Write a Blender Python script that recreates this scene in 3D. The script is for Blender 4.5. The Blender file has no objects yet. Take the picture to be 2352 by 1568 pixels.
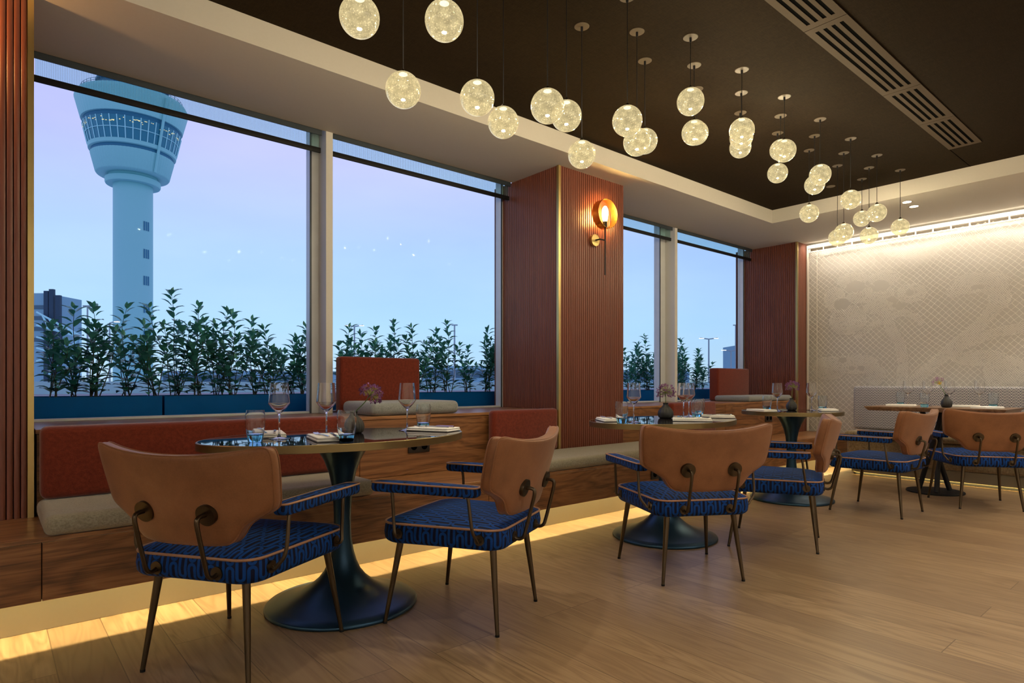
import bpy, bmesh, math, random
from mathutils import Vector, Matrix, noise
random.seed(7)
S = bpy.context.scene
COL = S.collection
PI = math.pi
R = math.radians

# ------------------------------------------------------------------ helpers
class MB:
    def __init__(s): s.v = []; s.f = []; s.uv = []; s.hasuv = False
    def add(s, vs, fs, uvs=None):
        b = len(s.v); s.v += [tuple(p) for p in vs]
        for f in fs:
            s.f.append(tuple(i + b for i in f))
            s.uv.append(tuple(uvs[i] for i in f) if uvs else None)
        if uvs: s.hasuv = True
        return s
    def box(s, x0, x1, y0, y1, z0, z1):
        return s.add([(x, y, z) for z in (z0, z1) for y in (y0, y1) for x in (x0, x1)],
                     [(0, 2, 3, 1), (4, 5, 7, 6), (0, 1, 5, 4), (2, 6, 7, 3), (0, 4, 6, 2), (1, 3, 7, 5)])
    def rbox(s, x0, x1, y0, y1, z0, z1, r=.01, seg=3, M=None):
        bm = bmesh.new(); bmesh.ops.create_cube(bm, size=1)
        for v in bm.verts:
            v.co = Vector((x0 + (v.co.x + .5) * (x1 - x0), y0 + (v.co.y + .5) * (y1 - y0), z0 + (v.co.z + .5) * (z1 - z0)))
        bmesh.ops.bevel(bm, geom=bm.edges[:], offset=r, segments=seg, profile=.5, affect='EDGES')
        s.frombm(bm, M); return s
    def frombm(s, bm, M=None):
        bm.verts.ensure_lookup_table(); bm.verts.index_update()
        s.add([(M @ v.co if M else v.co) for v in bm.verts], [tuple(v.index for v in f.verts) for f in bm.faces]); bm.free()
    def prism(s, pts, z0, z1):
        n = len(pts)
        s.add([(x, y, z0) for x, y in pts] + [(x, y, z1) for x, y in pts],
              [tuple(range(n))[::-1], tuple(range(n, 2 * n))] + [(i, (i + 1) % n, n + (i + 1) % n, n + i) for i in range(n)]); return s
    def tube(s, pts, r, seg=8, closed=False, cap=True):
        pts = [Vector(p) for p in pts]; n = len(pts); vs = []
        rs = r if isinstance(r, (list, tuple)) else [r] * n
        up = None
        for i, p in enumerate(pts):
            if closed: t = (pts[(i + 1) % n] - pts[i - 1])
            else: t = pts[min(i + 1, n - 1)] - pts[max(i - 1, 0)]
            t.normalize()
            if up is None:
                up = Vector((0, 0, 1)) if abs(t.z) < .9 else Vector((1, 0, 0))
            a = t.cross(up)
            if a.length < 1e-6: a = t.cross(Vector((0, 1, 0)))
            a.normalize(); b = a.cross(t).normalized(); up = b
            for k in range(seg):
                q = 2 * PI * k / seg
                vs.append(p + (a * math.cos(q) + b * math.sin(q)) * rs[i])
        fs = []
        m = n if closed else n - 1
        for i in range(m):
            j = (i + 1) % n
            for k in range(seg):
                l = (k + 1) % seg
                fs.append((i * seg + k, i * seg + l, j * seg + l, j * seg + k))
        if cap and not closed:
            fs.append(tuple(range(seg))[::-1]); fs.append(tuple((n - 1) * seg + k for k in range(seg)))
        return s.add(vs, fs)
    def lathe(s, prof, c=(0, 0, 0), seg=48, sx=1, sy=1, rib=None, close=False):
        vs = []; n = len(prof)
        for r, z in prof:
            for k in range(seg):
                q = 2 * PI * k / seg; rr = r * (1 + (rib(q, z) if rib else 0))
                vs.append((c[0] + rr * math.cos(q) * sx, c[1] + rr * math.sin(q) * sy, c[2] + z))
        fs = []
        for i in range(n - 1):
            for k in range(seg):
                l = (k + 1) % seg
                fs.append((i * seg + k, i * seg + l, (i + 1) * seg + l, (i + 1) * seg + k))
        if close:
            for k in range(seg):
                l = (k + 1) % seg
                fs.append(((n - 1) * seg + k, (n - 1) * seg + l, l, k))
        else:
            if prof[0][0] > 1e-5: fs.append(tuple(range(seg))[::-1])
            if prof[-1][0] > 1e-5: fs.append(tuple((n - 1) * seg + k for k in range(seg)))
        return s.add(vs, fs)
    def cyl(s, c, axis, r, h, seg=24, r2=None):
        c = Vector(c); a = Vector(axis).normalized()
        return s.tube([c, c + a * h], [r, r if r2 is None else r2], seg)
    def mesh(s, name, mat, ang=35):
        me = bpy.data.meshes.new(name); me.from_pydata(s.v, [], s.f)
        if s.hasuv:
            ul = me.uv_layers.new(name='UVMap'); i = 0
            for u in s.uv:
                for t in (u or ((0, 0),) * 99)[:]:
                    if i >= len(ul.data): break
                    ul.data[i].uv = t; i += 1
        if mat: me.materials.append(mat)
        bm = bmesh.new(); bm.from_mesh(me)
        bmesh.ops.remove_doubles(bm, verts=bm.verts, dist=1e-6)
        bmesh.ops.recalc_face_normals(bm, faces=bm.faces)
        for f in bm.faces: f.smooth = True
        bm.to_mesh(me); bm.free()
        me.set_sharp_from_angle(angle=R(ang))
        return me
    def build(s, name, mat, parent=None, ang=35):
        o = bpy.data.objects.new(name, s.mesh(name, mat, ang)); COL.objects.link(o)
        if parent: o.parent = parent
        return o

def tag(o, label, cat, group=None, kind=None):
    o['label'] = label; o['category'] = cat
    if group: o['group'] = group
    if kind: o['kind'] = kind
    return o
def thing(name, label, cat, loc=(0, 0, 0), rz=0, group=None):
    o = bpy.data.objects.new(name, None); COL.objects.link(o); o.empty_display_size = .05
    o.location = loc; o.rotation_euler = (0, 0, rz); return tag(o, label, cat, group)
def struct(o):
    o['kind'] = 'structure'; return o
def dup(root, loc, rz, label, group=None):
    def cp(o, par):
        c = o.copy(); COL.objects.link(c)
        if par: c.parent = par
        for ch in KIDS.get(o.name, ()): cp(ch, c)
        return c
    KIDS = {}
    for o in COL.objects:
        if o.parent: KIDS.setdefault(o.parent.name, []).append(o)
    r = cp(root, None); r.location = loc; r.rotation_euler = (0, 0, rz); r['label'] = label
    if group: r['group'] = group
    return r

def chaikin(p, n=2, closed=True):
    for _ in range(n):
        q = []; m = len(p)
        for i in range(m if closed else m - 1):
            a = p[i]; b = p[(i + 1) % m]
            q.append(tuple(.75 * x + .25 * y for x, y in zip(a, b))); q.append(tuple(.25 * x + .75 * y for x, y in zip(a, b)))
        if not closed: q = [p[0]] + q + [p[-1]]
        p = q
    return p
def bez(pts, n=8):
    P = [Vector(p) for p in pts]; out = []
    Q = [P[0]] + P + [P[-1]]
    for i in range(1, len(Q) - 2):
        for k in range(n):
            t = k / n; a, b, c, d = Q[i - 1:i + 3]
            out.append(.5 * ((2 * b) + (c - a) * t + (2 * a - 5 * b + 4 * c - d) * t * t + (3 * b - a - 3 * c + d) * t ** 3))
    out.append(P[-1]); return out

# ------------------------------------------------------------------ materials
class NT:
    def __init__(s, name):
        s.m = bpy.data.materials.new(name); s.m.use_nodes = True; s.t = s.m.node_tree; s.t.nodes.clear()
        s.out = s.n('ShaderNodeOutputMaterial')
    def n(s, typ, _in=None, **kw):
        x = s.t.nodes.new(typ)
        for k, v in kw.items(): setattr(x, k, v)
        for k, v in (_in or {}).items(): s.set(x, k, v)
        return x
    def set(s, x, k, v):
        i = x.inputs[k]
        if isinstance(v, bpy.types.NodeSocket): s.t.links.new(v, i)
        elif isinstance(v, bpy.types.Node): s.t.links.new(v.outputs[0], i)
        else:
            if isinstance(v, (tuple, list)) and len(v) == 3 and i.type == 'RGBA': v = (*v, 1)
            i.default_value = v
    def math(s, op, a, b=0., c=0.):
        return s.n('ShaderNodeMath', {0: a, 1: b, 2: c}, operation=op).outputs[0]
    def mix(s, f, a, b, mode='MIX'):
        x = s.n('ShaderNodeMix', data_type='RGBA', blend_type=mode)
        s.set(x, 0, f); s.set(x, 6, a); s.set(x, 7, b); return x.outputs[2]
    def ramp(s, f, stops):
        x = s.n('ShaderNodeValToRGB', {0: f}); e = x.color_ramp.elements
        while len(e) < len(stops): e.new(.5)
        for k, (p, c) in zip(e, stops): k.position = p; k.color = (*c, 1) if len(c) == 3 else c
        return x.outputs[0]
    def coord(s, kind='Object', scale=(1, 1, 1), rot=(0, 0, 0)):
        c = s.n('ShaderNodeTexCoord'); m = s.n('ShaderNodeMapping', {0: c.outputs[kind], 'Scale': scale, 'Rotation': rot}); return m.outputs[0]
    def noise(s, vec, scale, detail=4, rough=.55, dist=0):
        return s.n('ShaderNodeTexNoise', {'Vector': vec, 'Scale': scale, 'Detail': detail, 'Roughness': rough, 'Distortion': dist}).outputs[0]
    def bump(s, h, st=.3, d=.01):
        return s.n('ShaderNodeBump', {'Height': h, 'Strength': st, 'Distance': d}).outputs[0]
    def pbr(s, **kw):
        p = s.n('ShaderNodeBsdfPrincipled')
        names = dict(col='Base Color', rough='Roughness', metal='Metallic', ior='IOR', spec='Specular IOR Level', nrm='Normal', coat='Coat Weight', sheen='Sheen Weight',
                     sheenr='Sheen Roughness', sheent='Sheen Tint', trans='Transmission Weight', ecol='Emission Color', es='Emission Strength', coatr='Coat Roughness', aniso='Anisotropic')
        for k, v in kw.items(): s.set(p, names[k], v)
        s.t.links.new(p.outputs[0], s.out.inputs[0]); return s.m
    def surf(s, sh):
        s.t.links.new(sh.outputs[0] if isinstance(sh, bpy.types.Node) else sh, s.out.inputs[0]); return s.m

def plain(name, col, rough=.5, metal=0, **kw):
    t = NT(name); v = t.coord(); n = t.noise(v, 9, 3)
    c = t.mix(n, tuple(x * .9 for x in col), tuple(min(1, x * 1.08) for x in col))
    return t.pbr(col=c, rough=rough, metal=metal, **kw)

def m_fabric(name, c1, c2, scale=420, rough=.9, sheen=.3, bump=.25):
    t = NT(name); v = t.coord()
    a = t.noise(t.coord(scale=(1, .12, 1)), scale, 2); b = t.noise(t.coord(scale=(.12, 1, .12)), scale, 2)
    w = t.math('ADD', t.math('MULTIPLY', a, .5), t.math('MULTIPLY', b, .5))
    big = t.noise(v, 12, 3)
    f = t.math('ADD', t.math('MULTIPLY', w, .93), t.math('MULTIPLY', big, .07))
    return t.pbr(col=t.ramp(f, [(.38, c1), (.62, c2)]), rough=rough, sheen=sheen, spec=.12, nrm=t.bump(w, bump, .002))

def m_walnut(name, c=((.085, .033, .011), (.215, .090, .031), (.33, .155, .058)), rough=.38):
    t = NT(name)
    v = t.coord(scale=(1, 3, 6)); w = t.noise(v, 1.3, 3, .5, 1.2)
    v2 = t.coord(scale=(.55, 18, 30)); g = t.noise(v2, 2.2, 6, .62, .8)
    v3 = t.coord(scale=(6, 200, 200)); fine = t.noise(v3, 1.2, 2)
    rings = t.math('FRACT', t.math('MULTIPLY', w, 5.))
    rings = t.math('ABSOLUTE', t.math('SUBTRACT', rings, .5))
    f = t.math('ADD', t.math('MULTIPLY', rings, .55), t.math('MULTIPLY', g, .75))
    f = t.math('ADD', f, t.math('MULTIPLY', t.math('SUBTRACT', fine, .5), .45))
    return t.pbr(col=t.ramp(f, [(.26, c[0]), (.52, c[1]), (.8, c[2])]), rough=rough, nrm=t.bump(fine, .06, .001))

def m_flute():
    t = NT('fluted_wood'); v = t.coord(scale=(60, 60, 1.2)); g = t.noise(v, 2, 4)
    big = t.noise(t.coord(scale=(3, 3, .5)), 2, 2)
    f = t.math('ADD', t.math('MULTIPLY', g, .7), t.math('MULTIPLY', big, .3))
    return t.pbr(col=t.ramp(f, [(.3, (.115, .030, .015)), (.7, (.205, .058, .030))]), rough=.42, nrm=t.bump(g, .1, .001))

def m_floor():
    t = NT('oak_planks'); c = t.coord(rot=(0, 0, R(90)))
    b = t.n('ShaderNodeTexBrick', {'Vector': c, 'Color1': (0, 0, 0, 1), 'Color2': (1, 1, 1, 1), 'Mortar': (.5, .5, .5, 1), 'Scale': 1., 'Mortar Size': .0018, 'Brick Width': 1.9, 'Row Height': .178}, offset=.37, offset_frequency=3)
    tone = b.outputs['Color']; seam = b.outputs['Fac']
    shift = t.n('ShaderNodeVectorMath', {0: c, 1: t.n('ShaderNodeCombineXYZ', {0: t.math('MULTIPLY', tone, 7.3), 1: t.math('MULTIPLY', tone, 3.1), 2: t.math('MULTIPLY', tone, 11.)}).outputs[0]}, operation='ADD').outputs[0]
    v = t.n('ShaderNodeMapping', {0: shift, 'Scale': (1.1, 9, 1)}).outputs[0]
    w = t.noise(v, 1., 2, .5, .6)
    rings = t.math('ABSOLUTE', t.math('SUBTRACT', t.math('FRACT', t.math('MULTIPLY', w, 9.)), .5))
    v2 = t.n('ShaderNodeMapping', {0: shift, 'Scale': (3, 90, 1)}).outputs[0]; fine = t.noise(v2, 1.5, 4, .6)
    big = t.noise(c, 1.7, 3)
    f = t.math('ADD', t.math('MULTIPLY', rings, .5), t.math('MULTIPLY', fine, .5))
    f = t.math('ADD', f, t.math('MULTIPLY', big, .25))
    kn = t.noise(t.n('ShaderNodeMapping', {0: shift, 'Scale': (1.6, 5, 1)}).outputs[0], 1.9, 2)
    f = t.math('SUBTRACT', f, t.n('ShaderNodeMapRange', {0: kn, 1: .62, 2: .74, 3: 0., 4: .22}).outputs[0])
    col = t.ramp(f, [(.25, (.165, .10, .050)), (.52, (.285, .185, .098)), (.85, (.375, .262, .15))])
    col = t.mix(t.math('MULTIPLY', tone, .62), col, (.165, .10, .054))
    col = t.mix(t.math('MULTIPLY', seam, .75), col, (.07, .038, .018))
    return t.pbr(col=col, rough=t.math('ADD', .27, t.math('MULTIPLY', fine, .14)), spec=.5, nrm=t.bump(t.math('SUBTRACT', t.math('MULTIPLY', fine, .3), seam), .12, .002))

def m_velvet():
    t = NT('patterned_velvet'); uv = t.n('ShaderNodeTexCoord').outputs['UV']
    sp = t.n('ShaderNodeSeparateXYZ', {0: uv}); U = t.math('DIVIDE', sp.outputs[0], .036); V = t.math('DIVIDE', sp.outputs[1], .105)
    iu = t.math('FLOOR', U); fu = t.math('MULTIPLY', t.math('SUBTRACT', t.math('FRACT', U), .5), .036)
    off = t.math('MULTIPLY', t.math('MODULO', t.math('ABSOLUTE', iu), 2.), .5)
    fv = t.math('MULTIPLY', t.math('SUBTRACT', t.math('FRACT', t.math('ADD', V, off)), .5), .105)
    ev = t.math('MAXIMUM', t.math('SUBTRACT', t.math('ABSOLUTE', fv), .036), 0.)
    d = t.math('SQRT', t.math('ADD', t.math('MULTIPLY', fu, fu), t.math('MULTIPLY', ev, ev)))
    d = t.math('DIVIDE', d, .018)
    band = t.math('ABSOLUTE', t.math('SUBTRACT', d, .62))       # raised loop, groove inside and out
    h = t.n('ShaderNodeMapRange', {0: band, 1: .25, 2: .33, 3: 1., 4: 0.}).outputs[0]
    n = t.noise(t.coord(), 26, 3)
    blue = t.mix(n, (.003, .030, .150), (.005, .064, .290))
    col = t.mix(h, (.005, .007, .024), blue)
    return t.pbr(col=col, rough=.7, spec=.15, sheen=.06, sheenr=.3, sheent=(.2, .4, 1.), nrm=t.bump(h, .6, .004))

def m_leather():
    t = NT('tan_leather'); v = t.coord(); a = t.noise(v, 7, 5, .6); b = t.noise(v, 220, 3)
    f = t.math('ADD', t.math('MULTIPLY', a, .75), t.math('MULTIPLY', b, .25))
    return t.pbr(col=t.ramp(f, [(.3, (.175, .068, .024)), (.7, (.29, .122, .048))]), rough=.5, spec=.35, sheen=.12, nrm=t.bump(b, .12, .001))

def m_clear(name, tint=(1, 1, 1), refl=1.0):
    # thin clear sheet: Fresnel share of mirror reflection, rest passes straight through
    t = NT(name); fr = t.n('ShaderNodeFresnel', {'IOR': t.math('SUBTRACT', 1.45, t.math('MULTIPLY', t.n('ShaderNodeNewGeometry').outputs['Backfacing'], 1.45 - 1 / 1.45))})
    g = t.n('ShaderNodeBsdfGlossy', {'Color': (refl, refl, refl, 1), 'Roughness': 0.}); tr = t.n('ShaderNodeBsdfTransparent', {'Color': (*tint, 1)})
    return t.surf(t.n('ShaderNodeMixShader', {0: fr.outputs[0], 1: tr.outputs[0], 2: g.outputs[0]}))

def m_glass(name, col=(1, 1, 1), ior=1.45):
    t = NT(name); return t.surf(t.n('ShaderNodeBsdfGlass', {'Color': (*col, 1), 'IOR': ior, 'Roughness': 0.}))

def m_globe():
    t = NT('lit_bubble_glass'); v = t.coord()
    vo = t.n('ShaderNodeTexVoronoi', {'Vector': v, 'Scale': 130., 'Randomness': 1.}).outputs[0]
    vo2 = t.n('ShaderNodeTexVoronoi', {'Vector': v, 'Scale': 38., 'Randomness': 1.}).outputs[0]
    n = t.noise(v, 30, 4); big = t.noise(v, 9, 2)
    sp = t.n('ShaderNodeMapRange', {0: vo, 1: .12, 2: .42, 3: 1., 4: 0.}).outputs[0]
    ringy = t.n('ShaderNodeMapRange', {0: t.math('ABSOLUTE', t.math('SUBTRACT', vo2, .33)), 1: .0, 2: .09, 3: 1., 4: 0.}).outputs[0]
    dark = t.n('ShaderNodeMapRange', {0: n, 1: .35, 2: .65, 3: .65, 4: 1.1}).outputs[0]
    st = t.math('ADD', .36, t.math('ADD', t.math('MULTIPLY', sp, .30), t.math('MULTIPLY', ringy, .07)))
    st = t.math('MULTIPLY', t.math('MULTIPLY', st, dark), t.math('ADD', .72, t.math('MULTIPLY', big, .5)))
    em = t.n('ShaderNodeEmission', {'Color': (1., .82, .44, 1), 'Strength': t.math('MULTIPLY', st, GLOBE)})
    fr = t.n('ShaderNodeFresnel', {'IOR': t.math('SUBTRACT', 1.5, t.math('MULTIPLY', t.n('ShaderNodeNewGeometry').outputs['Backfacing'], 1.5 - 1 / 1.5))}); g = t.n('ShaderNodeBsdfGlossy', {'Color': (1, 1, 1, 1), 'Roughness': .03})
    tr = t.n('ShaderNodeBsdfTransparent', {'Color': (.42, .40, .33, 1)})
    mx = t.n('ShaderNodeMixShader', {0: fr.outputs[0], 1: tr.outputs[0], 2: g.outputs[0]})
    return t.surf(t.n('ShaderNodeAddShader', {0: em.outputs[0], 1: mx.outputs[0]}))

def m_emit(name, col, st):
    t = NT(name); return t.surf(t.n('ShaderNodeEmission', {'Color': (*col, 1), 'Strength': st}))

def m_chevron():
    t = NT('chevron_weave'); c = t.n('ShaderNodeTexCoord').outputs['Object']; sp = t.n('ShaderNodeSeparateXYZ', {0: c})
    y = t.math('DIVIDE', sp.outputs[1], .034); z = sp.outputs[2]
    tri = t.math('ABSOLUTE', t.math('SUBTRACT', t.math('FRACT', y), .5))
    f = t.math('FRACT', t.math('ADD', t.math('DIVIDE', z, .027), t.math('MULTIPLY', tri, 3.6)))
    s = t.n('ShaderNodeMapRange', {0: t.math('ABSOLUTE', t.math('SUBTRACT', f, .5)), 1: .22, 2: .30, 3: 0., 4: 1.}).outputs[0]
    return t.pbr(col=t.mix(s, (.56, .55, .54), (.018, .022, .06)), rough=.9, sheen=.2)

def m_screen():
    t = NT('blind_screen'); c = t.n('ShaderNodeTexCoord').outputs['Object']; sp = t.n('ShaderNodeSeparateXYZ', {0: c})
    f = t.math('ABSOLUTE', t.math('SUBTRACT', t.math('FRACT', t.math('DIVIDE', sp.outputs[0], .0075)), .5))
    s = t.n('ShaderNodeMapRange', {0: f, 1: .2, 2: .3, 3: .22, 4: .06}).outputs[0]
    tr = t.n('ShaderNodeBsdfTransparent', {'Color': (.84, .98, .98, 1)}); d = t.n('ShaderNodeBsdfDiffuse', {'Color': (.20, .26, .27, 1)})
    return t.surf(t.n('ShaderNodeMixShader', {0: s, 1: tr.outputs[0], 2: d.outputs[0]}))

def m_paint(name, c, rough=.8):
    t = NT(name); v = t.coord(); n = t.noise(v, 60, 3)
    return t.pbr(col=t.mix(n, tuple(x * .95 for x in c), c), rough=rough, spec=.25, nrm=t.bump(n, .03, .002))

GLOBE = 1.3
M = dict(
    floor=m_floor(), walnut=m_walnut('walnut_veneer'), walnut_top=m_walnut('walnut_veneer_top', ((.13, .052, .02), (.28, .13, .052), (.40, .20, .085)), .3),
    flute=m_flute(), brass=plain('brushed_brass', (.55, .42, .17), .36, 1), bronze=plain('bronze_metal', (.10, .075, .048), .33, 1),
    bronze_blue=plain('bronze_blue_reflection', (.020, .055, .098), .36, .75), rim=plain('antique_brass', (.24, .185, .085), .38, 1),  # pedestal bronze has the blue window reflection mixed into its colour
    soffit=m_paint('beige_paint', (.62, .59, .54)), darkceil=m_fabric('brown_ceiling_fabric', (.015, .009, .0036), (.025, .0155, .007), 300, .95, .0, .1),
    kick=m_paint('toe_kick_paint', (.36, .32, .225), .6), red=m_fabric('rust_fabric', (.115, .016, .008), (.19, .031, .014), 520), grey=m_fabric('grey_tweed', (.19, .165, .115), (.35, .315, .24), 900),
    palegrey=m_fabric('pale_grey_tweed', (.17, .18, .175), (.31, .325, .32), 900), olive=m_fabric('olive_bouclé', (.10, .070, .030), (.26, .20, .11), 260),
    velvet=m_velvet(), leather=m_leather(), piping=plain('tan_piping', (.36, .19, .10), .5), tabletop=plain('black_lacquer', (.012, .009, .010), .03, 0, ior=2.4),
    t4top=m_walnut('table_walnut', ((.10, .05, .025), (.2, .11, .06), (.28, .17, .1)), .3), black=plain('black_metal', (.010, .010, .011), .55, 0, spec=.2), blackp=plain('black_plastic', (.015, .013, .012), .35),
    alu=plain('grey_anodised_frame', (.72, .76, .80), .35, .1), mull=m_paint('mullion_paint', (.74, .73, .71), .45), dframe=plain('dark_frame', (.05, .065, .08), .4, .3),
    pane=m_clear('window_glass', (.97, .985, 1.), .03), wine=m_glass('clear_crystal'), blueglass=m_glass('blue_base_glass', (.58, .88, .98)), tumb=m_glass('tumbler_glass', (.97, .99, 1)),
    linen=m_fabric('white_linen', (.76, .75, .73), (.88, .87, .85), 600, .9, .1, .1), steel=plain('polished_steel', (.75, .75, .77), .12, 1), vase=plain('dark_ceramic', (.020, .021, .020), .45),
    stem=plain('flower_stem', (.10, .20, .04), .6), umbel=plain('umbel_green', (.33, .36, .12), .6), petal=plain('purple_petal', (.42, .17, .46), .6), yellow=plain('yellow_floret', (.75, .55, .03), .6),
    globe=m_globe(), led=m_emit('led_cap', (1., .88, .62), 3.2), bulb=m_emit('filament_bulb', (1., .58, .18), 240.), dl=m_emit('downlight_lens', (1., .84, .6), 14.), canopy=m_paint('canopy_paint', (.13, .105, .075), .5),
    gold=plain('gold_leaf', (.95, .60, .16), .25, 1), vent=m_paint('vent_paint', (.075, .052, .030), .7), slot=plain('slot_black', (.0015, .0015, .0015), .9, 0, spec=.02),
    netwall=m_paint('net_wall_paint', (.60, .575, .54)), net=plain('lace_wire', (.92, .89, .82), .6), whitem=m_paint('white_rail', (.8, .76, .68), .5), chev=m_chevron(), screen=m_screen(),
    plinth=m_paint('olive_plinth', (.17, .14, .085), .5), wallb=m_paint('room_wall_paint', (.75, .70, .62)),
    planter=plain('planter_blue_grey', (.001, .115, .36), .7, 0, spec=.1), leaf=plain('leaf_green', (.085, .40, .31), .38), leafstem=plain('shrub_stem', (.05, .06, .035), .7), soil=plain('potting_soil', (.02, .018, .015), .95),
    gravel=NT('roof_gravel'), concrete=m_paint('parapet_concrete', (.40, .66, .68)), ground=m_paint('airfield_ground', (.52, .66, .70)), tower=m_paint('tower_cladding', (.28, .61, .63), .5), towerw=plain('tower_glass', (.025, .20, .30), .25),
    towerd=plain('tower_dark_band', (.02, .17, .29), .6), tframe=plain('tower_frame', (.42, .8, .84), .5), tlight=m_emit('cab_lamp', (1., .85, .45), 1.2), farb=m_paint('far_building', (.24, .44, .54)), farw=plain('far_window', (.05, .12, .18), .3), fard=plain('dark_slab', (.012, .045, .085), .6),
    mast=plain('lamp_mast', (.30, .38, .42), .5), headlamp=m_emit('street_lamp_glow', (.9, .95, 1.), 1.6), car=plain('vehicle_white', (.55, .62, .66), .4), sign=plain('yellow_sign', (.75, .62, .08), .5),
)
t = NT('gravel'); v = t.coord(); vo = t.n('ShaderNodeTexVoronoi', {'Vector': v, 'Scale': 28.}).outputs[1]
M['gravel'] = t.pbr(col=t.mix(.6, (.30, .34, .36), vo, 'MULTIPLY'), rough=.9)

# ------------------------------------------------------------------ camera
cam = bpy.data.cameras.new('camera'); camo = bpy.data.objects.new('camera', cam); COL.objects.link(camo); S.camera = camo
camo.location = (0, 0, .99); camo.rotation_euler = (R(90), 0, R(49.645 - 90))
cam.sensor_width = 36; cam.lens = 1414 / 2352 * 36; cam.shift_y = 95.6 / 2352; cam.clip_start = .05; cam.clip_end = 2000

# ------------------------------------------------------------------ room shell
ZS, ZC = 2.68, 2.818
struct(MB().box(-4, 8, -4, 4.2, -.1, 0).build('floor', M['floor']))
struct(MB().box(-4, 6.315, -4, 3.18, ZC, ZC + .1).build('ceiling', M['darkceil']))
b = MB(); b.box(-4, 7.8, 3.18, 3.96, ZS, ZC + .1); b.box(6.315, 7.8, -4, 3.18, ZS, ZC + .1)
struct(b.build('ceiling_soffit', M['soffit']))
struct(MB().box(5.72, 6.314, 1.452, 1.4565, ZC - .0012, ZC).build('trim_1', M['slot']))
struct(MB().box(-4.1, 8, 3.96, 4.32, ZS + .16, 3.6).build('wall_window_head', M['soffit']))
struct(MB().box(-4.1, 8, 4.06, 4.32, -.1, .765).build('wall_window_base', M['soffit']))
struct(MB().box(7.67, 7.8, -4, 4.2, 0, ZC + .1).build('wall_far', M['netwall']))
struct(MB().box(-4.1, 8, -4.1, -4, 0, ZC + .1).build('wall_back', M['wallb']))
struct(MB().box(-4.1, -4, -4, 4.3, 0, ZC + .1).build('wall_left', M['wallb']))

def flutes(mb, p0, p1, nrm, z0, z1, n, depth=.009):
    p0 = Vector(p0); p1 = Vector(p1); nr = Vector(nrm); L = (p1 - p0); prof = []
    for i in range(n):
        for s, d in ((.0, 0.), (.06, 0.), (.09, .45), (.22, .86), (.5, 1.), (.78, .86), (.91, .45), (.94, 0.)):
            prof.append(p0 + L * ((i + s) / n) + nr * (d * depth))
    prof.append(p1)
    k = len(prof)
    mb.add([(p.x, p.y, z) for z in (z0, z1) for p in prof], [(i, i + 1, k + i + 1, k + i) for i in range(k - 1)])
def column(name, x0, x1, yf, yb, z0, z1, nf, ns, label, brass_side=True):
    b = MB(); d = .009
    b.box(x0 + d, x1 - (d if x1 < 7.6 else 0), yf + d, yb, z0, z1 + .002)
    flutes(b, (x0 + .018, yf + d, 0), (x1, yf + d, 0), (0, -1, 0), z0, z1, nf)
    flutes(b, (x0 + d, yb, 0), (x0 + d, yf + .018, 0), (-1, 0, 0), z0, z1, ns)
    if x1 < 7.6: flutes(b, (x1 - d, yf, 0), (x1 - d, yb, 0), (1, 0, 0), z0, z1, ns)
    o = struct(b.build(name, M['flute']))
    t = MB(); t.box(x0 - .003, x0 + .020, yf - .003, yf + .020, z0, z1); t.build('brass_corner_trim', M['brass'], o)
    return o
column('fluted_column', 3.363, 4.147, 3.40, 4.20, .405, ZS, 32, 34, '')
column('fluted_column', 7.365, 7.67, 3.40, 4.20, .405, ZS, 13, 32, '')
b = MB(); flutes(b, (-4, 3.409, 0), (.128, 3.409, 0), (0, -1, 0), .405, ZS, 172, .0055); b.box(-4, .14, 3.409, 4.2, .405, ZS + .002)
o = struct(b.build('wall_fluted', M['flute'])); MB().box(.128, .150, 3.397, 3.42, .405, ZS).build('brass_corner_trim', M['brass'], o)
MB().box(.1405, .149, 3.42, 4.2, .405, ZS).build('side_panel', M['flute'], o)

# windows: frame, mullion, pane
YG = 4.10
def window(i, x0, x1, lw, rw):
    b = MB(); z0, z1 = .786, 2.83
    b.box(x0, x0 + lw, YG - .02, YG + .06, z0, z1); b.box(x1 - rw, x1, YG - .02, YG + .06, z0, z1)
    b.box(x0, x1, YG - .02, YG + .06, z1 - .05, z1); b.box(x0 + lw, x1 - rw, YG - .012, YG + .06, z0, z0 + .012)
    o = struct(b.build('window_%d' % i, M['alu']))
    MB().box(x0 + lw * .5, x1 - rw * .5, YG + .018, YG + .024, z0, z1 - .02).build('pane', M['pane'], o)
    g = MB(); g.box(x1 - rw - .008, x1 - rw + .004, YG - .024, YG - .019, z0, z1); g.box(x0 + lw - .004, x0 + lw + .008, YG - .024, YG - .019, z0, z1); g.build('gasket', M['dframe'], o)
window(1, .15, 1.745, .02, .075); window(2, 1.747, 3.37, .03, .02); window(3, 4.14, 5.69, .02, .1); window(4, 5.692, 7.37, .04, .02)
for i, x in enumerate((1.724, 5.685)):
    o = MB().box(x, x + .047, 3.955, YG - .021, .786, 2.83).build('trim_%d' % (i + 2), M['mull']); struct(o)

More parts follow.
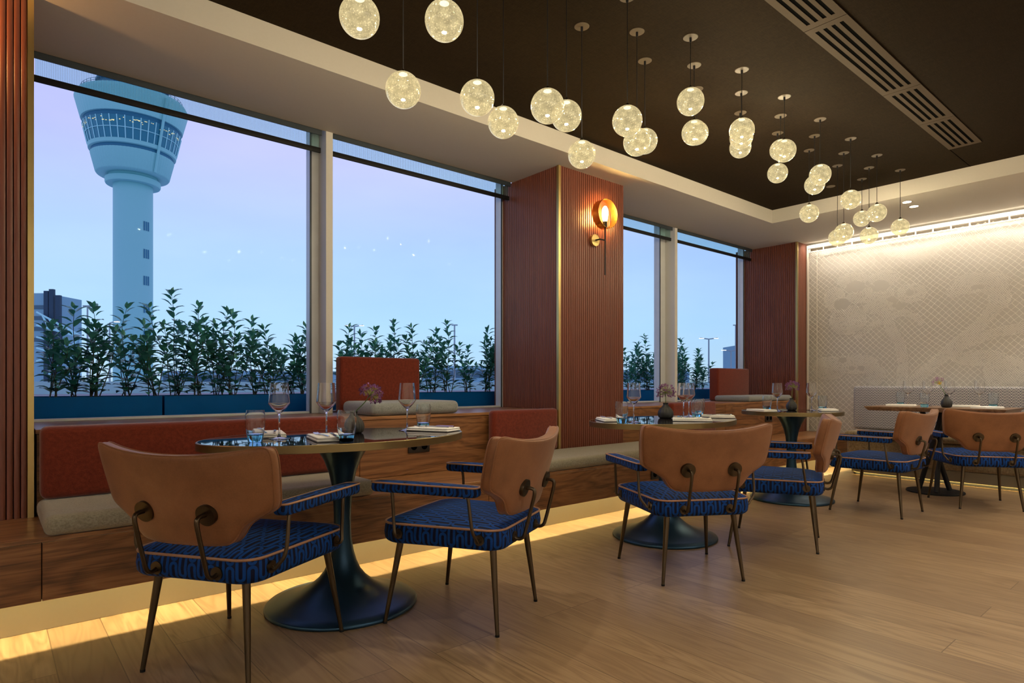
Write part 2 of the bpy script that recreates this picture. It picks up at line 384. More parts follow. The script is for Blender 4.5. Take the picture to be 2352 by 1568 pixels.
# roller blinds
for x0, x1, lab in ((.17, 1.70, 'dark screen roller blind, nearly raised, over the window with the tower'), (1.775, 3.355, 'dark screen roller blind, nearly raised, between white mullion and lamp column'),
                    (4.16, 5.66, 'dark screen roller blind, nearly raised, just beyond the lamp column'), (5.735, 7.36, 'dark screen roller blind, nearly raised, beside the far corner column')):
    r = thing('roller_blind', lab, 'blind', ((x0 + x1) / 2, 3.99, 2.54), 0, 'roller blinds'); w = (x1 - x0) / 2
    MB().box(-w + .01, w - .01, -.001, .001, .02, .24).build('screen_fabric', M['screen'], r)
    MB().rbox(-w, w, -.008, .008, -.004, .03, .004, 2).build('bottom_bar', M['black'], r)
    MB().tube([(-w, .02, .235), (w, .02, .235)], .028, 16).build('roller_tube', M['dframe'], r)
    MB().box(-w, w, -.024, -.016, .108, .27).build('headrail', M['dframe'], r)

# ------------------------------------------------------------------ built-in bench
bench = thing('wooden_bench', 'long walnut bench running under the windows, lit beneath', 'bench', (0, 0, 0))
def tagp(o, l): o['label'] = l; return o
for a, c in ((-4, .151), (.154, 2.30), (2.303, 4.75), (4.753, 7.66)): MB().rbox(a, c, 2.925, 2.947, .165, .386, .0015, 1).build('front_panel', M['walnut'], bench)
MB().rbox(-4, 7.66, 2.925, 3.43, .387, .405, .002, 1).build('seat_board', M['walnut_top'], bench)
MB().box(-4, 7.66, 3.10, 3.12, 0.001, .385).build('toe_kick', M['kick'], bench)
MB().box(-4, 7.66, 2.948, 2.956, .167, .385).build('led_leak_block', M['black'], bench)  # added hidden strip, stops LED light leaking through the panel joints
ledge = thing('window_ledge', 'raised walnut window ledge along the glass behind the bench', 'ledge', (0, 0, 0))
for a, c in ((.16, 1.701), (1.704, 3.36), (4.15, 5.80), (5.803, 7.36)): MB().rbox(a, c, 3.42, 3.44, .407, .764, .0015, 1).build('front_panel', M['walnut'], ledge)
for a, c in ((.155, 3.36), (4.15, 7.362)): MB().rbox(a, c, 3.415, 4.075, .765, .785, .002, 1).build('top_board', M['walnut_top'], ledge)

def cushion(name, mat, label, x0, x1, y0, y1, z0, z1, r, group, seam=True, cat='cushion', puff=.012):
    b = MB(); bm = bmesh.new(); bmesh.ops.create_grid(bm, x_segments=1, y_segments=1, size=1); bm.free()
    cx, cy, cz = (x0 + x1) / 2, (y0 + y1) / 2, z0
    bm = bmesh.new(); bmesh.ops.create_cube(bm, size=1)
    for v in bm.verts: v.co = Vector((v.co.x * (x1 - x0), v.co.y * (y1 - y0), (v.co.z + .5) * (z1 - z0)))
    bmesh.ops.bevel(bm, geom=bm.edges[:], offset=r, segments=4, profile=.5, affect='EDGES')
    b.frombm(bm); o = b.build(name, mat, None, 60); o.location = (cx, cy, cz)
    return tag(o, label, cat, group)
SG, BG = 'bench seat cushions', 'rust backrests'
cushion('seat_cushion', M['grey'], 'long grey tweed seat cushion under the long rust backrest', .158, 1.54, 2.91, 3.385, .4055, .487, .03, SG)
cushion('seat_cushion', M['grey'], 'grey tweed seat cushion along the foot of the lamp column', 2.69, 5.45, 2.91, 3.385, .4055, .487, .03, SG)
cushion('backrest_cushion', M['red'], 'long rust fabric backrest below the window with the tower', .168, 1.56, 3.30, 3.412, .488, .802, .03, BG, cat='backrest')
cushion('backrest_cushion', M['red'], 'small rust backrest beside the near face of the lamp column', 2.655, 3.285, 3.32, 3.392, .488, .80, .028, BG, cat='backrest')
cushion('backrest_cushion', M['red'], 'low rust backrest behind the middle table, just past the lamp column', 4.75, 5.49, 3.33, 3.412, .488, .81, .03, BG, cat='backrest')
cushion('ledge_cushion', M['palegrey'], 'pale grey pad on the ledge in front of the nearer window backrest', 1.79, 2.45, 3.43, 3.86, .7855, .872, .035, 'pale grey ledge pads')
cushion('ledge_cushion', M['palegrey'], 'pale grey pad on the ledge against the far corner column', 6.30, 7.30, 3.43, 3.86, .7855, .85, .03, 'pale grey ledge pads')
cushion('upright_cushion', M['red'], 'upright rust backrest on the ledge right of the white mullion', 1.785, 2.405, 3.865, 3.95, .7855, 1.17, .02, BG, cat='backrest')
cushion('upright_cushion', M['red'], 'upright rust backrest on the ledge by the far corner column', 6.40, 7.10, 3.865, 3.985, .7855, 1.165, .02, BG, cat='backrest')

# sockets
def socket(x, z, y, lab):
    r = thing('power_socket', lab, 'socket', (x, y, z), 0, 'double power sockets')
    MB().rbox(-.08, .08, -.009, 0, -.04, .04, .003, 2).build('faceplate', M['blackp'], r)
    for sx in (-.039, .039):
        m = MB(); m.tube([(sx, -.0095, 0), (sx, -.012, 0)], .022, 20); m.build('outlet', M['slot'], r)
socket(2.114, .583, 3.42, 'black double socket on the ledge panel behind the nearest table')
socket(6.70, .595, 3.42, 'black double socket on the ledge panel behind the third table')
socket(3.97, .285, 2.925, 'black double socket low on the bench front by the middle table')

# ------------------------------------------------------------------ tables
def pedestal_profile():
    p = [(.326, 0), (.331, .004), (.331, .012), (.325, .018), (.285, .027), (.235, .040), (.185, .060), (.14, .088), (.105, .118), (.080, .15), (.062, .19), (.049, .235), (.0405, .285), (.037, .34), (.0375, .40), (.041, .47), (.048, .535), (.060, .59), (.080, .645), (.105, .688), (.132, .716), (.14, .7215)]
    return p
def tulip(x, y, a, bb, lab):
    r = thing('pedestal_table', lab, 'table', (x, y, 0), 0, 'tulip tables along the bench')
    MB().lathe(pedestal_profile(), seg=72).build('pedestal', M['bronze_blue'], r, 60)
    MB().lathe([(.9, .7225), (.985, .7225), (1, .7245), (1, .753), (.996, .755), (.988, .755), (.988, .7535), (.9, .7535)], seg=96, sx=a, sy=bb).build('brass_edge', M['rim'], r)
    MB().lathe([(.0001, .745), (.9875, .745), (.9875, .7548), (.0001, .7548)], seg=96, sx=a, sy=bb).build('tabletop', M['tabletop'], r)
    return r
T1 = (1.215, 2.61); T2 = (3.335, 2.40); T3 = (5.225, 2.462); T4 = (6.56, 1.73)
tulip(*T1, .60, .39, 'nearest oval glossy black table with brass edge and tulip foot')
tulip(*T2, .58, .385, 'middle oval glossy black table with brass edge before the lamp column')
tulip(*T3, .40, .40, 'small round brass-edged tulip table near the far corner column')
r = thing('bistro_table', 'rectangular wooden table on three crossed dark legs before the zigzag banquette', 'table', (*T4, 0))
b = MB(); pts = [(-.31, -.53), (.31, -.53), (.31, .53), (-.31, .53)]
b.add([(x * .93, y * .95, .737) for x, y in pts] + [(x, y, .768) for x, y in pts] + [(x, y, .775) for x, y in pts], [(3, 2, 1, 0), (8, 9, 10, 11)] + [(k * 4 + i, k * 4 + (i + 1) % 4, k * 4 + 4 + (i + 1) % 4, k * 4 + 4 + i) for k in (0, 1) for i in range(4)])
b.build('tabletop', M['t4top'], r)
MB().lathe([(.222, 0), (.226, .003), (.226, .012), (.222, .015)], (0, .046, 0), 64).build('base_plate', M['black'], r)
for q in range(3):
    a = R(200 + 120 * q); bta = a + R(150)
    MB().tube([(.135 * math.cos(a), .046 + .135 * math.sin(a), .014), (.10 * math.cos(bta), .046 + .10 * math.sin(bta), .738)], .021, 16).build('leg', M['black'], r)

# ------------------------------------------------------------------ chair
def roundpoly(corners, rad, n=8):
    out = []; m = len(corners)
    for i in range(m):
        p = Vector(corners[i]); a = (Vector(corners[i - 1]) - p); c = (Vector(corners[(i + 1) % m]) - p)
        la, lc = a.length, c.length; a.normalize(); c.normalize()
        ang = a.angle(c); d = rad / math.tan(ang / 2); d = min(d, la * .45, lc * .45); rr = d * math.tan(ang / 2)
        cen = p + (a + c).normalized() * (rr / math.sin(ang / 2)); s = p + a * d; e = p + c * d
        a0 = math.atan2(s.y - cen.y, s.x - cen.x); a1 = math.atan2(e.y - cen.y, e.x - cen.x)
        while a1 - a0 > PI: a1 -= 2 * PI
        while a1 - a0 < -PI: a1 += 2 * PI
        for k in range(n + 1):
            q = a0 + (a1 - a0) * k / n; out.append((cen.x + rr * math.cos(q), cen.y + rr * math.sin(q)))
    return out
def densify(p, step):
    out = []; m = len(p)
    for i in range(m):
        a = Vector(p[i]); c = Vector(p[(i + 1) % m]); k = max(1, int((c - a).length / step))
        for j in range(k): out.append(tuple(a.lerp(c, j / k)))
    return out
def pad(mb, out, zb, zp, crown, bulge=.008, edge=.012):
    # upholstered pad: side wall with UV (arc, z), crowned top and flat bottom with UV (x, y)
    n = len(out); cx = sum(p[0] for p in out) / n; cy = sum(p[1] for p in out) / n
    arc = [0]
    for i in range(n): arc.append(arc[-1] + (Vector(out[(i + 1) % n]) - Vector(out[i])).length)
    def sc(p, s, off=0):
        d = Vector((p[0] - cx, p[1] - cy)); L = d.length; d = d * s + d / L * off; return (cx + d.x, cy + d.y)
    rows = [(zb, -edge), (zb + edge * .5, -edge * .2), (zb + edge * 1.3, bulge * .6), ((zb + zp) / 2, bulge), (zp - .012, bulge * .5), (zp, 0)]
    vs = []; uv = []
    for z, o in rows:
        for i in range(n + 1):
            p = sc(out[i % n], 1, o); vs.append((p[0], p[1], z)); uv.append((arc[i], z + .02))
    w = n + 1
    mb.add(vs, [(r * w + i, r * w + i + 1, (r + 1) * w + i + 1, (r + 1) * w + i) for r in range(len(rows) - 1) for i in range(n)], uv)
    vs = []; uv = []; ss = [1, .965, .9, .8, .65, .45, .25]
    for s in ss:
        for p in out:
            q = sc(p, s); vs.append((q[0], q[1], zp + crown * (1 - s ** 2.6) ** .8)); uv.append(q)
    vs.append((cx, cy, zp + crown)); uv.append((cx, cy)); k = len(ss)
    fs = [(r * n + i, r * n + (i + 1) % n, (r + 1) * n + (i + 1) % n, (r + 1) * n + i) for r in range(k - 1) for i in range(n)]
    fs += [((k - 1) * n + i, (k - 1) * n + (i + 1) % n, k * n) for i in range(n)]
    mb.add(vs, fs, uv)
    q = [sc(p, 1, -edge) for p in out]
    mb.add([(x, y, zb) for x, y in q], [tuple(range(n))[::-1]], q)

def make_chair(label, group):
    t = thing('armchair', label, 'chair', (0, 0, 0), 0, group)
    seat_out = densify(roundpoly([(-.243, -.268), (.243, -.268), (.285, .262), (-.285, .262)], .075), .03)
    b = MB(); pad(b, seat_out, .338, .418, .036); st = b.build('seat', M['velvet'], t, 50)
    p = MB(); p.tube([(x * 1.006, y * 1.006, .4185) for x, y in seat_out], .0048, 6, closed=True); p.build('piping', M['piping'], st)
    for sx in (-1, 1):
        for (tx, ty, fx, fy) in ((.228, .187, .265, .242), (.175, -.205, .213, -.242)):
            g = MB(); g.tube([(sx * tx, ty, .350), (sx * fx, fy, .006)], [.0145, .0078], 16); o = g.build('leg', M['bronze'], t)
            g = MB(); g.tube([(sx * fx, fy, 0), (sx * fx, fy, .009)], .0085, 12); g.build('foot_cap', M['black'], o)
        # armrest
        ao = densify(roundpoly([(sx * .272, -.205), (sx * .272, .06), (sx * .284, .262), (sx * .342, .262), (sx * .338, .06), (sx * .326, -.205)][::sx], .02, 5), .03)
        a = MB(); pad(a, ao, .556, .592, .008, .003, .008); ar = a.build('armrest', M['velvet'], t, 50)
        p = MB(); p.tube([(x, y, .5925) for x, y in ao], .0038, 6, closed=True); p.build('piping', M['piping'], ar)
        for yb, yt in ((.165, .182), (-.185, -.160)):
            xe = .245 + (yb + .268) / .53 * .042 + .006
            g = MB(); g.tube(bez([(sx * xe, yb, .381), (sx * (xe + .014), yb - .002, .376), (sx * (xe + .025), yb, .388), (sx * .308, yb + .006, .43), (sx * .310, yt - .006, .53), (sx * .309, yt, .562)], 6), .0066, 10)
            o = g.build('arm_support', M['bronze'], t)
            w = MB(); w.tube([(sx * (xe - .004), yb, .381), (sx * (xe + .004), yb, .381)], .021, 20); w.build('washer', M['bronze'], o)
        xd = sx * .120
        g = MB(); g.tube(bez([(xd, -.270, .374), (xd, -.293, .366), (xd, -.314, .376), (xd, -.326, .41), (xd, -.350, .50), (xd, -.362, .552), (xd, -.354, .570), (xd, -.318, .573)], 6), .0074, 10)
        o = g.build('back_support', M['bronze'], t)
        w = MB(); w.tube([(xd, -.268, .374), (xd, -.279, .374)], .022, 20); w.build('washer', M['bronze'], o)
        w = MB(); w.tube([(xd, -.3125, .5750), (xd, -.3280, .5708)], .0355, 28); w.build('mounting_disc', M['bronze'], o)
    # backrest: wide wings, narrow foot, curved towards the sitter
    half = [(0, .758), (.13, .763), (.25, .777), (.322, .792), (.338, .776), (.337, .72), (.328, .64), (.322, .598), (.305, .580), (.262, .560), (.222, .535), (.202, .505), (.180, .478), (.150, .466), (.08, .464), (0, .464)]
    full = half + [(-x, z) for x, z in half[-2:0:-1]]
    full = chaikin(full, 2)
    n = len(full); cx, cz = 0, .625; th = .052
    def yr(x, z): return -.322 - (z - .573) * .27 + .062 * (x / .32) ** 2
    rings = []
    def ring(s, dy, off=0):
        q = []
        for x, z in full:
            X = cx + (x - cx) * s; Z = cz + (z - cz) * s
            d = Vector((X - cx, Z - cz)); d = d.normalized() * off if d.length > 1e-6 else d
            q.append((X + d.x, yr(X, Z) + dy, Z + d.y))
        rings.append(q)
    for s in (.25, .5, .72, .88, .95): ring(s, -.006 * (1 - s ** 4))
    ring(.985, .002); ring(1, .008); ring(1, th * .5, .003); ring(1, th - .008); ring(.985, th - .002)
    for s in (.95, .88, .72, .5, .25): ring(s, th + .014 * (1 - s ** 3))
    vs = [p for q in rings for p in q]; k = len(rings)
    fs = [(r_ * n + i, r_ * n + (i + 1) % n, (r_ + 1) * n + (i + 1) % n, (r_ + 1) * n + i) for r_ in range(k - 1) for i in range(n)]
    c0 = len(vs); vs.append((0, yr(0, cz) - .006, cz)); vs.append((0, yr(0, cz) + th + .014, cz))
    fs += [(i, (i + 1) % n, c0) for i in range(n)] + [((k - 1) * n + i, (k - 1) * n + (i + 1) % n, c0 + 1) for i in range(n)]
    o = MB().add(vs, fs).build('backrest', M['leather'], t, 70)
    p = MB(); p.tube(rings[6], .0034, 6, closed=True); p.tube(rings[8], .0034, 6, closed=True); p.build('seam_welt', M['leather'], o)
    return t
CG = 'blue and tan armchairs'
PO = [((.722, 2.392), 34.4, 'nearest blue velvet armchair, tan back to the viewer, left of the nearest table'), ((1.592, 2.180), 117, 'blue velvet armchair with tan back on the right of the nearest table'),
      ((2.816, 1.914), 59.4, 'blue velvet armchair with tan back square to the viewer at the middle table'), ((3.763, 1.878), 113, 'blue velvet armchair right of the middle table, seen from its side'),
      ((5.276, 1.814), 89, 'blue velvet armchair at the small round table, side on'), ((6.15, 1.372), 34.5, 'blue velvet armchair with orange-tan back at the wooden table')]
ch0 = None
for (p, a, lab) in PO:
    rz = R(a - 90)
    if ch0 is None:
        ch0 = make_chair(lab, CG); ch0.location = (*p, 0); ch0.rotation_euler = (0, 0, rz)
    else: dup(ch0, (*p, 0), rz, lab)

# ------------------------------------------------------------------ tableware
ZT = .7551
def make_wine():
    o = [(.0001, 0), (.042, 0), (.0425, .0015), (.03, .004), (.01, .008), (.0045, .016), (.0036, .05), (.0036, .095), (.006, .106), (.014, .114), (.030, .131), (.0435, .149), (.0435, .153), (.0395, .195), (.0362, .236)]
    i = [(.0352, .236), (.0385, .195), (.0425, .153), (.0425, .150), (.029, .1325), (.013, .1158), (.0001, .1105)]
    return MB().lathe(o + i, seg=40).mesh('wine_glass', M['wine'], 40)
def make_tumbler():
    o = [(.0001, 0), (.0265, 0), (.028, .003), (.0325, .03), (.037, .062), (.0385, .085), (.037, .108), (.034, .127)]
    i = [(.033, .127), (.036, .108), (.0374, .085), (.0358, .062), (.0318, .036), (.027, .029), (.0001, .026)]
    return MB().lathe(o + i, seg=40).mesh('tumbler', M['tumb'], 40)
wine_me, tum_me = make_wine(), make_tumbler()
tbase = MB().lathe([(.0001, .0006), (.0262, .0006), (.0278, .003), (.0312, .0265), (.0265, .0275), (.0001, .0252)], seg=40).mesh('blue_base', M['blueglass'], 40)
tum_wall = MB().lathe([(.0316, .0275), (.0325, .031), (.037, .062), (.0385, .085), (.037, .108), (.034, .127), (.033, .127), (.036, .108), (.0374, .085), (.0358, .062), (.0318, .036), (.0295, .0295)], seg=40, close=True).mesh('glass_wall', M['tumb'], 40)
def put(me, name, x, y, z, lab, cat, grp, rz=0):
    o = bpy.data.objects.new(name, me); COL.objects.link(o); o.location = (x, y, z); o.rotation_euler = (0, 0, rz); return tag(o, lab, cat, grp)
def wine(x, y, lab, z=ZT): put(wine_me, 'wine_glass', x, y, z, lab, 'wine glass', 'wine glasses')
def tumbler(x, y, lab, z=ZT):
    o = put(tum_wall, 'water_tumbler', x, y, z, lab, 'tumbler', 'blue based tumblers')
    c = bpy.data.objects.new('blue_base', tbase); COL.objects.link(c); c.parent = o; c['label'] = 'thick blue glass base'
W, Tm = 'slender wine glass ', 'water tumbler with blue base '
wine(.933, 2.615, W + 'beside the leftmost tumbler on the nearest table'); wine(1.15, 2.635, W + 'before the white mullion on the nearest table'); wine(1.584, 2.669, W + 'right of the flower on the nearest table')
tumbler(.814, 2.548, Tm + 'at the left end of the nearest table'); tumbler(1.093, 2.311, Tm + 'in front of the vase on the nearest table'); tumbler(1.71, 2.72, Tm + 'behind the right napkin on the nearest table')
wine(2.949, 2.342, W + 'by the left tumbler on the middle table'); wine(3.619, 2.448, W + 'right of the flower on the middle table, nearer of two'); wine(3.79, 2.52, W + 'on the middle table, behind another wine glass')
tumbler(2.844, 2.348, Tm + 'at the left end of the middle table'); tumbler(3.595, 2.329, Tm + 'right of the vase on the middle table, in front'); tumbler(3.81, 2.45, Tm + 'hidden behind another tumbler on the middle table')
wine(5.09, 2.52, W + 'left of the flower on the small round table'); wine(5.42, 2.38, W + 'right of the flower on the small round table')
tumbler(5.022, 2.575, Tm + 'left of the wine glass on the small round table'); tumbler(5.52, 2.33, Tm + 'at the right of the small round table')
Z4 = .7752
wine(6.592, 2.002, W + 'leftmost of four on the wooden table', Z4); wine(6.70, 1.876, W + 'second from the left on the wooden table', Z4); wine(6.70, 1.702, W + 'just right of the flower on the wooden table', Z4); wine(6.75, 1.489, W + 'rightmost of four on the wooden table', Z4)
tumbler(6.72, 2.105, Tm + 'leftmost on the wooden table', Z4); tumbler(6.35, 1.80, Tm + 'left of the vase on the wooden table', Z4); tumbler(6.75, 1.39, Tm + 'rightmost on the wooden table', Z4)

nb = MB()
for k, (dx, dy, l, w) in enumerate(((0, 0, .235, .13), (.002, .002, .231, .125))):
    nb.rbox(-w / 2 + dx, w / 2 + dx, -l / 2 + dy, l / 2 + dy, .0002 + k * .0088, .0092 + k * .0088, .0042, 4)
nap_me = nb.mesh('napkin', M['linen'], 60)
fb = MB(); fb.tube(bez([(0, -.095, .0015), (0, -.05, .003), (0, 0, .004), (0, .03, .003)], 4), [.0042, .0042, .004, .0036, .0032, .003, .0028, .0025, .0022, .0022, .0022, .003, .005], 8)
for k in range(4):
    x = (k - 1.5) * .0058; fb.tube(bez([(x * .55, .028, .003), (x, .045, .0015), (x, .06, .0022), (x, .09, .007)], 3), .0014, 6)
fork_me = fb.mesh('fork', M['steel'], 60)
kb = MB(); kb.tube([(0, -.105, .003), (0, -.02, .003), (0, 0, .003)], [.0045, .004, .003], 8)
kb.add([(-.002, 0, .002), (.007, .002, .002), (.009, .05, .002), (.006, .085, .002), (0, .1, .002), (-.003, .09, .002), (-.002, 0, .004), (.007, .002, .0032), (.009, .05, .0032), (.006, .085, .0032), (0, .1, .0032), (-.003, .09, .004)],
       [(5, 4, 3, 2, 1, 0), (6, 7, 8, 9, 10, 11)] + [(i, (i + 1) % 6, 6 + (i + 1) % 6, 6 + i) for i in range(6)])
knife_me = kb.mesh('table_knife', M['steel'], 40)
for x, y, a, z, lab in ((.945, 2.78, -15, ZT, 'left end of the nearest table'), (1.075, 2.455, -12, ZT, 'front middle of the nearest table'), (1.675, 2.57, 25, ZT, 'right end of the nearest table'),
                        (2.955, 2.535, -35, ZT, 'left end of the middle table'), (3.33, 2.19, 35, ZT, 'front of the middle table'), (3.77, 2.29, 35, ZT, 'right end of the middle table'),
                        (4.90, 2.56, -25, ZT, 'left side of the small round table'), (5.39, 2.23, -60, ZT, 'right side of the small round table'),
                        (6.50, 2.03, 10, Z4, 'left end of the wooden table'), (6.68, 1.585, 15, Z4, 'wooden table right of the vase'), (6.42, 1.36, 70, Z4, 'right end of the wooden table')):
    put(nap_me, 'napkin', x, y, z, 'folded white napkin on the ' + lab, 'napkin', 'folded napkins', R(a))
    if z == ZT and x < 5:
        q = R(a); c, s = math.cos(q), math.sin(q)
        if x < 4.5:
            put(fork_me, 'fork', x - .022 * c, y - .022 * s, z + .0183, 'steel fork on the napkin at the ' + lab, 'fork', 'forks', q + R(6))
            put(knife_me, 'table_knife', x + .025 * c, y + .025 * s, z + .0183, 'steel knife on the napkin at the ' + lab, 'knife', 'table knives', q - R(4))

def vase(x, y, z, r, h, lab):
    k = r
    prof = [(.0001, 0), (.72 * k, 0), (.9 * k, .08 * h), (k, .28 * h), (.95 * k, .45 * h), (.72 * k, .63 * h), (.42 * k, .78 * h), (.32 * k, .88 * h), (.34 * k, .96 * h), (.42 * k, h), (.36 * k, h), (.27 * k, .9 * h), (.3 * k, .7 * h), (.0001, .6 * h)]
    o = MB().lathe(prof, seg=72, rib=lambda q, zz: .035 * math.cos(18 * q) * (1 if .03 * h < zz < .8 * h else 0)).build('bud_vase', M['vase'], None, 60)
    o.location = (x, y, z); return tag(o, lab, 'vase', 'ribbed bud vases')
CR = Vector((.762, -.6475, 0))
def allium(x, y, z, h, lean, hz, hr, lab, mode=0, seed=1):
    rnd = random.Random(seed); rt = thing('cut_flower', lab, 'flower', (x, y, z), 0, 'single flowers in vases')
    top = CR * lean + Vector((0, 0, hz - z)); b0 = Vector((0, 0, h * .66))
    MB().tube(bez([b0, Vector((0, 0, h)) + CR * lean * .12, b0.lerp(top, .6) + Vector((0, 0, .006)), top], 6), .0022, 8).build('stem', M['stem'], rt)
    d0 = (top - b0).normalized(); sp = MB(); pe = MB(); ye = MB()
    for k in range(170 if mode == 0 else 90):
        v = Vector((rnd.gauss(0, 1), rnd.gauss(0, 1), rnd.gauss(0, 1))).normalized()
        if v.dot(d0) < (-.45 if mode == 0 else .05): continue
        L = hr * rnd.uniform(.72, 1.08); e = top + v * L
        sp.tube([top, e], .0006, 4, cap=False)
        for j in range(5 if mode == 0 else 2):
            w = (v * .9 + Vector((rnd.gauss(0, 1), rnd.gauss(0, 1), rnd.gauss(0, 1))) * .6).normalized(); pl = .0115 if mode == 0 else .014
            s = w.cross(Vector((.3, .5, .8))).normalized() * (.0024 if mode == 0 else .0025)
            nn = w.cross(s).normalized() * .0004
            a, m_, f = e, e + w * pl * .5, e + w * pl
            pe.add([a + nn, m_ + s + nn, f, m_ - s + nn, a - nn, m_ + s - nn, m_ - s - nn], [(0, 1, 2, 3), (4, 6, 2, 5), (0, 4, 5, 1), (0, 3, 6, 4)])
    sp.build('umbel', M['umbel'], rt); pe.build('petals', M['petal'], rt)
    if mode:
        for k in range(40):
            v = Vector((rnd.gauss(0, 1), rnd.gauss(0, 1), rnd.gauss(0, 1))).normalized() * hr * rnd.uniform(.15, .42); ye.tube([top + v * .5, top + v], [.003, .0035], 6)
        ye.build('centre', M['yellow'], rt)
vase(1.31, 2.69, ZT, .047, .102, 'squat dark ribbed vase on the nearest table'); allium(1.31, 2.69, ZT, .102, .078, .935, .052, 'purple allium leaning over in the vase on the nearest table', 0, 3)
vase(3.457, 2.478, ZT, .051, .103, 'squat dark ribbed vase on the middle table'); allium(3.457, 2.478, ZT, .103, .0, .925, .060, 'dark purple allium upright in the vase on the middle table', 0, 5)
vase(5.307, 2.50, ZT, .043, .105, 'dark ribbed vase on the small round table'); allium(5.307, 2.50, ZT, .105, .008, .955, .052, 'purple allium in the vase on the small round table', 0, 8)
vase(6.465, 1.664, Z4, .043, .112, 'dark ribbed vase on the wooden table'); allium(6.465, 1.664, Z4, .112, -.065, .99, .046, 'yellow centred flower in the vase on the wooden table', 1, 9)

# ------------------------------------------------------------------ pendants
rowz = {1.87: [(1.265, 2.31), (1.784, 2.150), (2.306, 2.232), (2.828, 2.478), (3.35, 2.464), (3.872, 2.473), (4.393, 2.435), (4.914, 2.363), (5.434, 2.357), (5.962, 2.329)],
        2.021: [(1.005, 2.292), (1.53, 2.162), (2.05, 2.234), (2.571, 2.244), (3.093, 2.431), (3.614, 2.537), (4.13, 2.586), (4.655, 2.457), (5.177, 2.187), (5.697, 2.243)],
        2.174: [(1.272, 2.170), (1.795, 2.183), (2.317, 2.162), (2.837, 2.362), (3.355, 2.543), (3.875, 2.585), (4.397, 2.525), (4.911, 2.322), (5.439, 2.213), (5.963, 2.464)]}
GR = .0705
globe_me = MB().lathe([(GR * math.sin(PI * k / 28) * 1.0 + (.0001 if k in (0, 28) else 0), -GR * math.cos(PI * k / 28)) for k in range(29)], seg=48).mesh('glass_globe', M['globe'], 60)
cap_me = MB().lathe([(.0001, GR - .006), (.012, GR - .008), (.012, GR + .004), (.006, GR + .012), (.0001, GR + .013)], seg=20).mesh('globe_cap', M['bronze'], 40)
led_me = MB().lathe([(.0001, GR - .0085), (.011, GR - .0088), (.016, GR - .0094), (.018, GR - .0080), (.015, GR - .0048), (.008, GR - .0028), (.0001, GR - .0022)], seg=20).mesh('led_lens', M['led'], 60)
can_me = MB().lathe([(.0001, -.0025), (.037, -.0025), (.0385, -.001), (.0385, 0), (.0001, 0)], seg=32).mesh('ceiling_plate', M['canopy'], 40)
fer_me = MB().lathe([(.0001, -.026), (.004, -.026), (.0062, -.021), (.0062, -.0026), (.0001, -.0026)], seg=16).mesh('cord_grip', M['black'], 40)
ORD = ['first', 'second', 'third', 'fourth', 'fifth', 'sixth', 'seventh', 'eighth', 'ninth', 'tenth']
for y, row in rowz.items():
    nm = {1.87: 'row farthest from the windows', 2.021: 'middle row', 2.174: 'row nearest the windows'}[y]
    for k, (x, z) in enumerate(row):
        lab = 'glass globe pendant, %s from the far end of the %s' % (ORD[9 - k], nm)
        r = thing('globe_pendant', lab, 'pendant lamp', (x, y, z), 0, 'glass globe pendants')
        def kid(me, n, dz=0, sz=None):
            c = bpy.data.objects.new(n, me); COL.objects.link(c); c.parent = r; c.location = (0, 0, dz)
            return c
        kid(globe_me, 'glass_globe'); kid(led_me, 'led_lens'); kid(cap_me, 'globe_cap')
        top = ZC - z
        kid(can_me, 'ceiling_plate', top); kid(fer_me, 'cord_grip', top)
        MB().tube([(0, 0, GR + .01), (0, 0, top - .02)], .0021, 6).build('cord', M['black'], r)
tag(MB().lathe([(.0001, -.0025), (.037, -.0025), (.0385, -.001), (.0385, 0), (.0001, 0)], (5.964, 2.443, ZC), seg=32).build('blank_plate', M['canopy']), 'blank round ceiling plate with no cord near the far cove', 'ceiling plate')
r = thing('ceiling_spotlight', 'small black cylinder spotlight on the dark ceiling at the top edge', 'ceiling fixture', (1.66, 2.42, ZC))
MB().lathe([(.0001, -.09), (.028, -.09), (.032, -.085), (.032, 0), (.0001, 0)], seg=28).build('body', M['black'], r)
MB().lathe([(.0325, -.082), (.034, -.08), (.034, -.074), (.0325, -.072)], seg=28, close=True).build('ring', M['steel'], r)

# vents
for k, (x0, x1) in enumerate(((2.13, 3.228), (3.232, 4.328), (4.332, 5.014), (5.018, 5.722))):
    r = thing('ceiling_vent', 'slotted beige ceiling vent panel, %s from the far end of the strip' % ORD[3 - k], 'air vent', ((x0 + x1) / 2, 1.351, ZC), 0, 'linear ceiling vents'); w = (x1 - x0) / 2; h = .105
    ex = .045; b = MB(); ys = [-h, -.066, -.048, -.024, -.006, .018 - .012, .036 - .012, .066 - .018, .066, h]
    ys = [-.105]
    sl = [(-.069, -.050), (-.029, -.010), (.011, .030), (.051, .070)]
    y0 = -h
    for a, c in sl: b.box(-w, w, y0, a, -.005, -.003); y0 = c
    b.box(-w, w, y0, h, -.005, -.003)
    b.box(-w, -w + ex, -h, h, -.0051, -.003); b.box(w - ex, w, -h, h, -.0051, -.003)
    b.build('grille', M['vent'], r); MB().box(-w + .004, w - .004, -h + .004, h - .004, -.003, -.0004).build('dark_backing', M['slot'], r)  # black sheet stands in for the shaded depth behind the slots
# downlights
for x, y, lab in ((6.534, 1.993, 'recessed round downlight in the soffit, left of the pair'), (6.746, 1.999, 'recessed round downlight in the soffit, right of the pair')):
    r = thing('downlight', lab, 'downlight', (x, y, ZS), 0, 'recessed downlights')
    MB().lathe([(.036, -.001), (.052, -.003), (.053, -.0005), (.036, -.0005)], seg=32, close=True).build('trim_ring', M['soffit'], r)
    MB().lathe([(.0001, -.0016), (.035, -.0016), (.035, -.0006), (.0001, -.0006)], seg=32).build('lens', M['dl'], r)

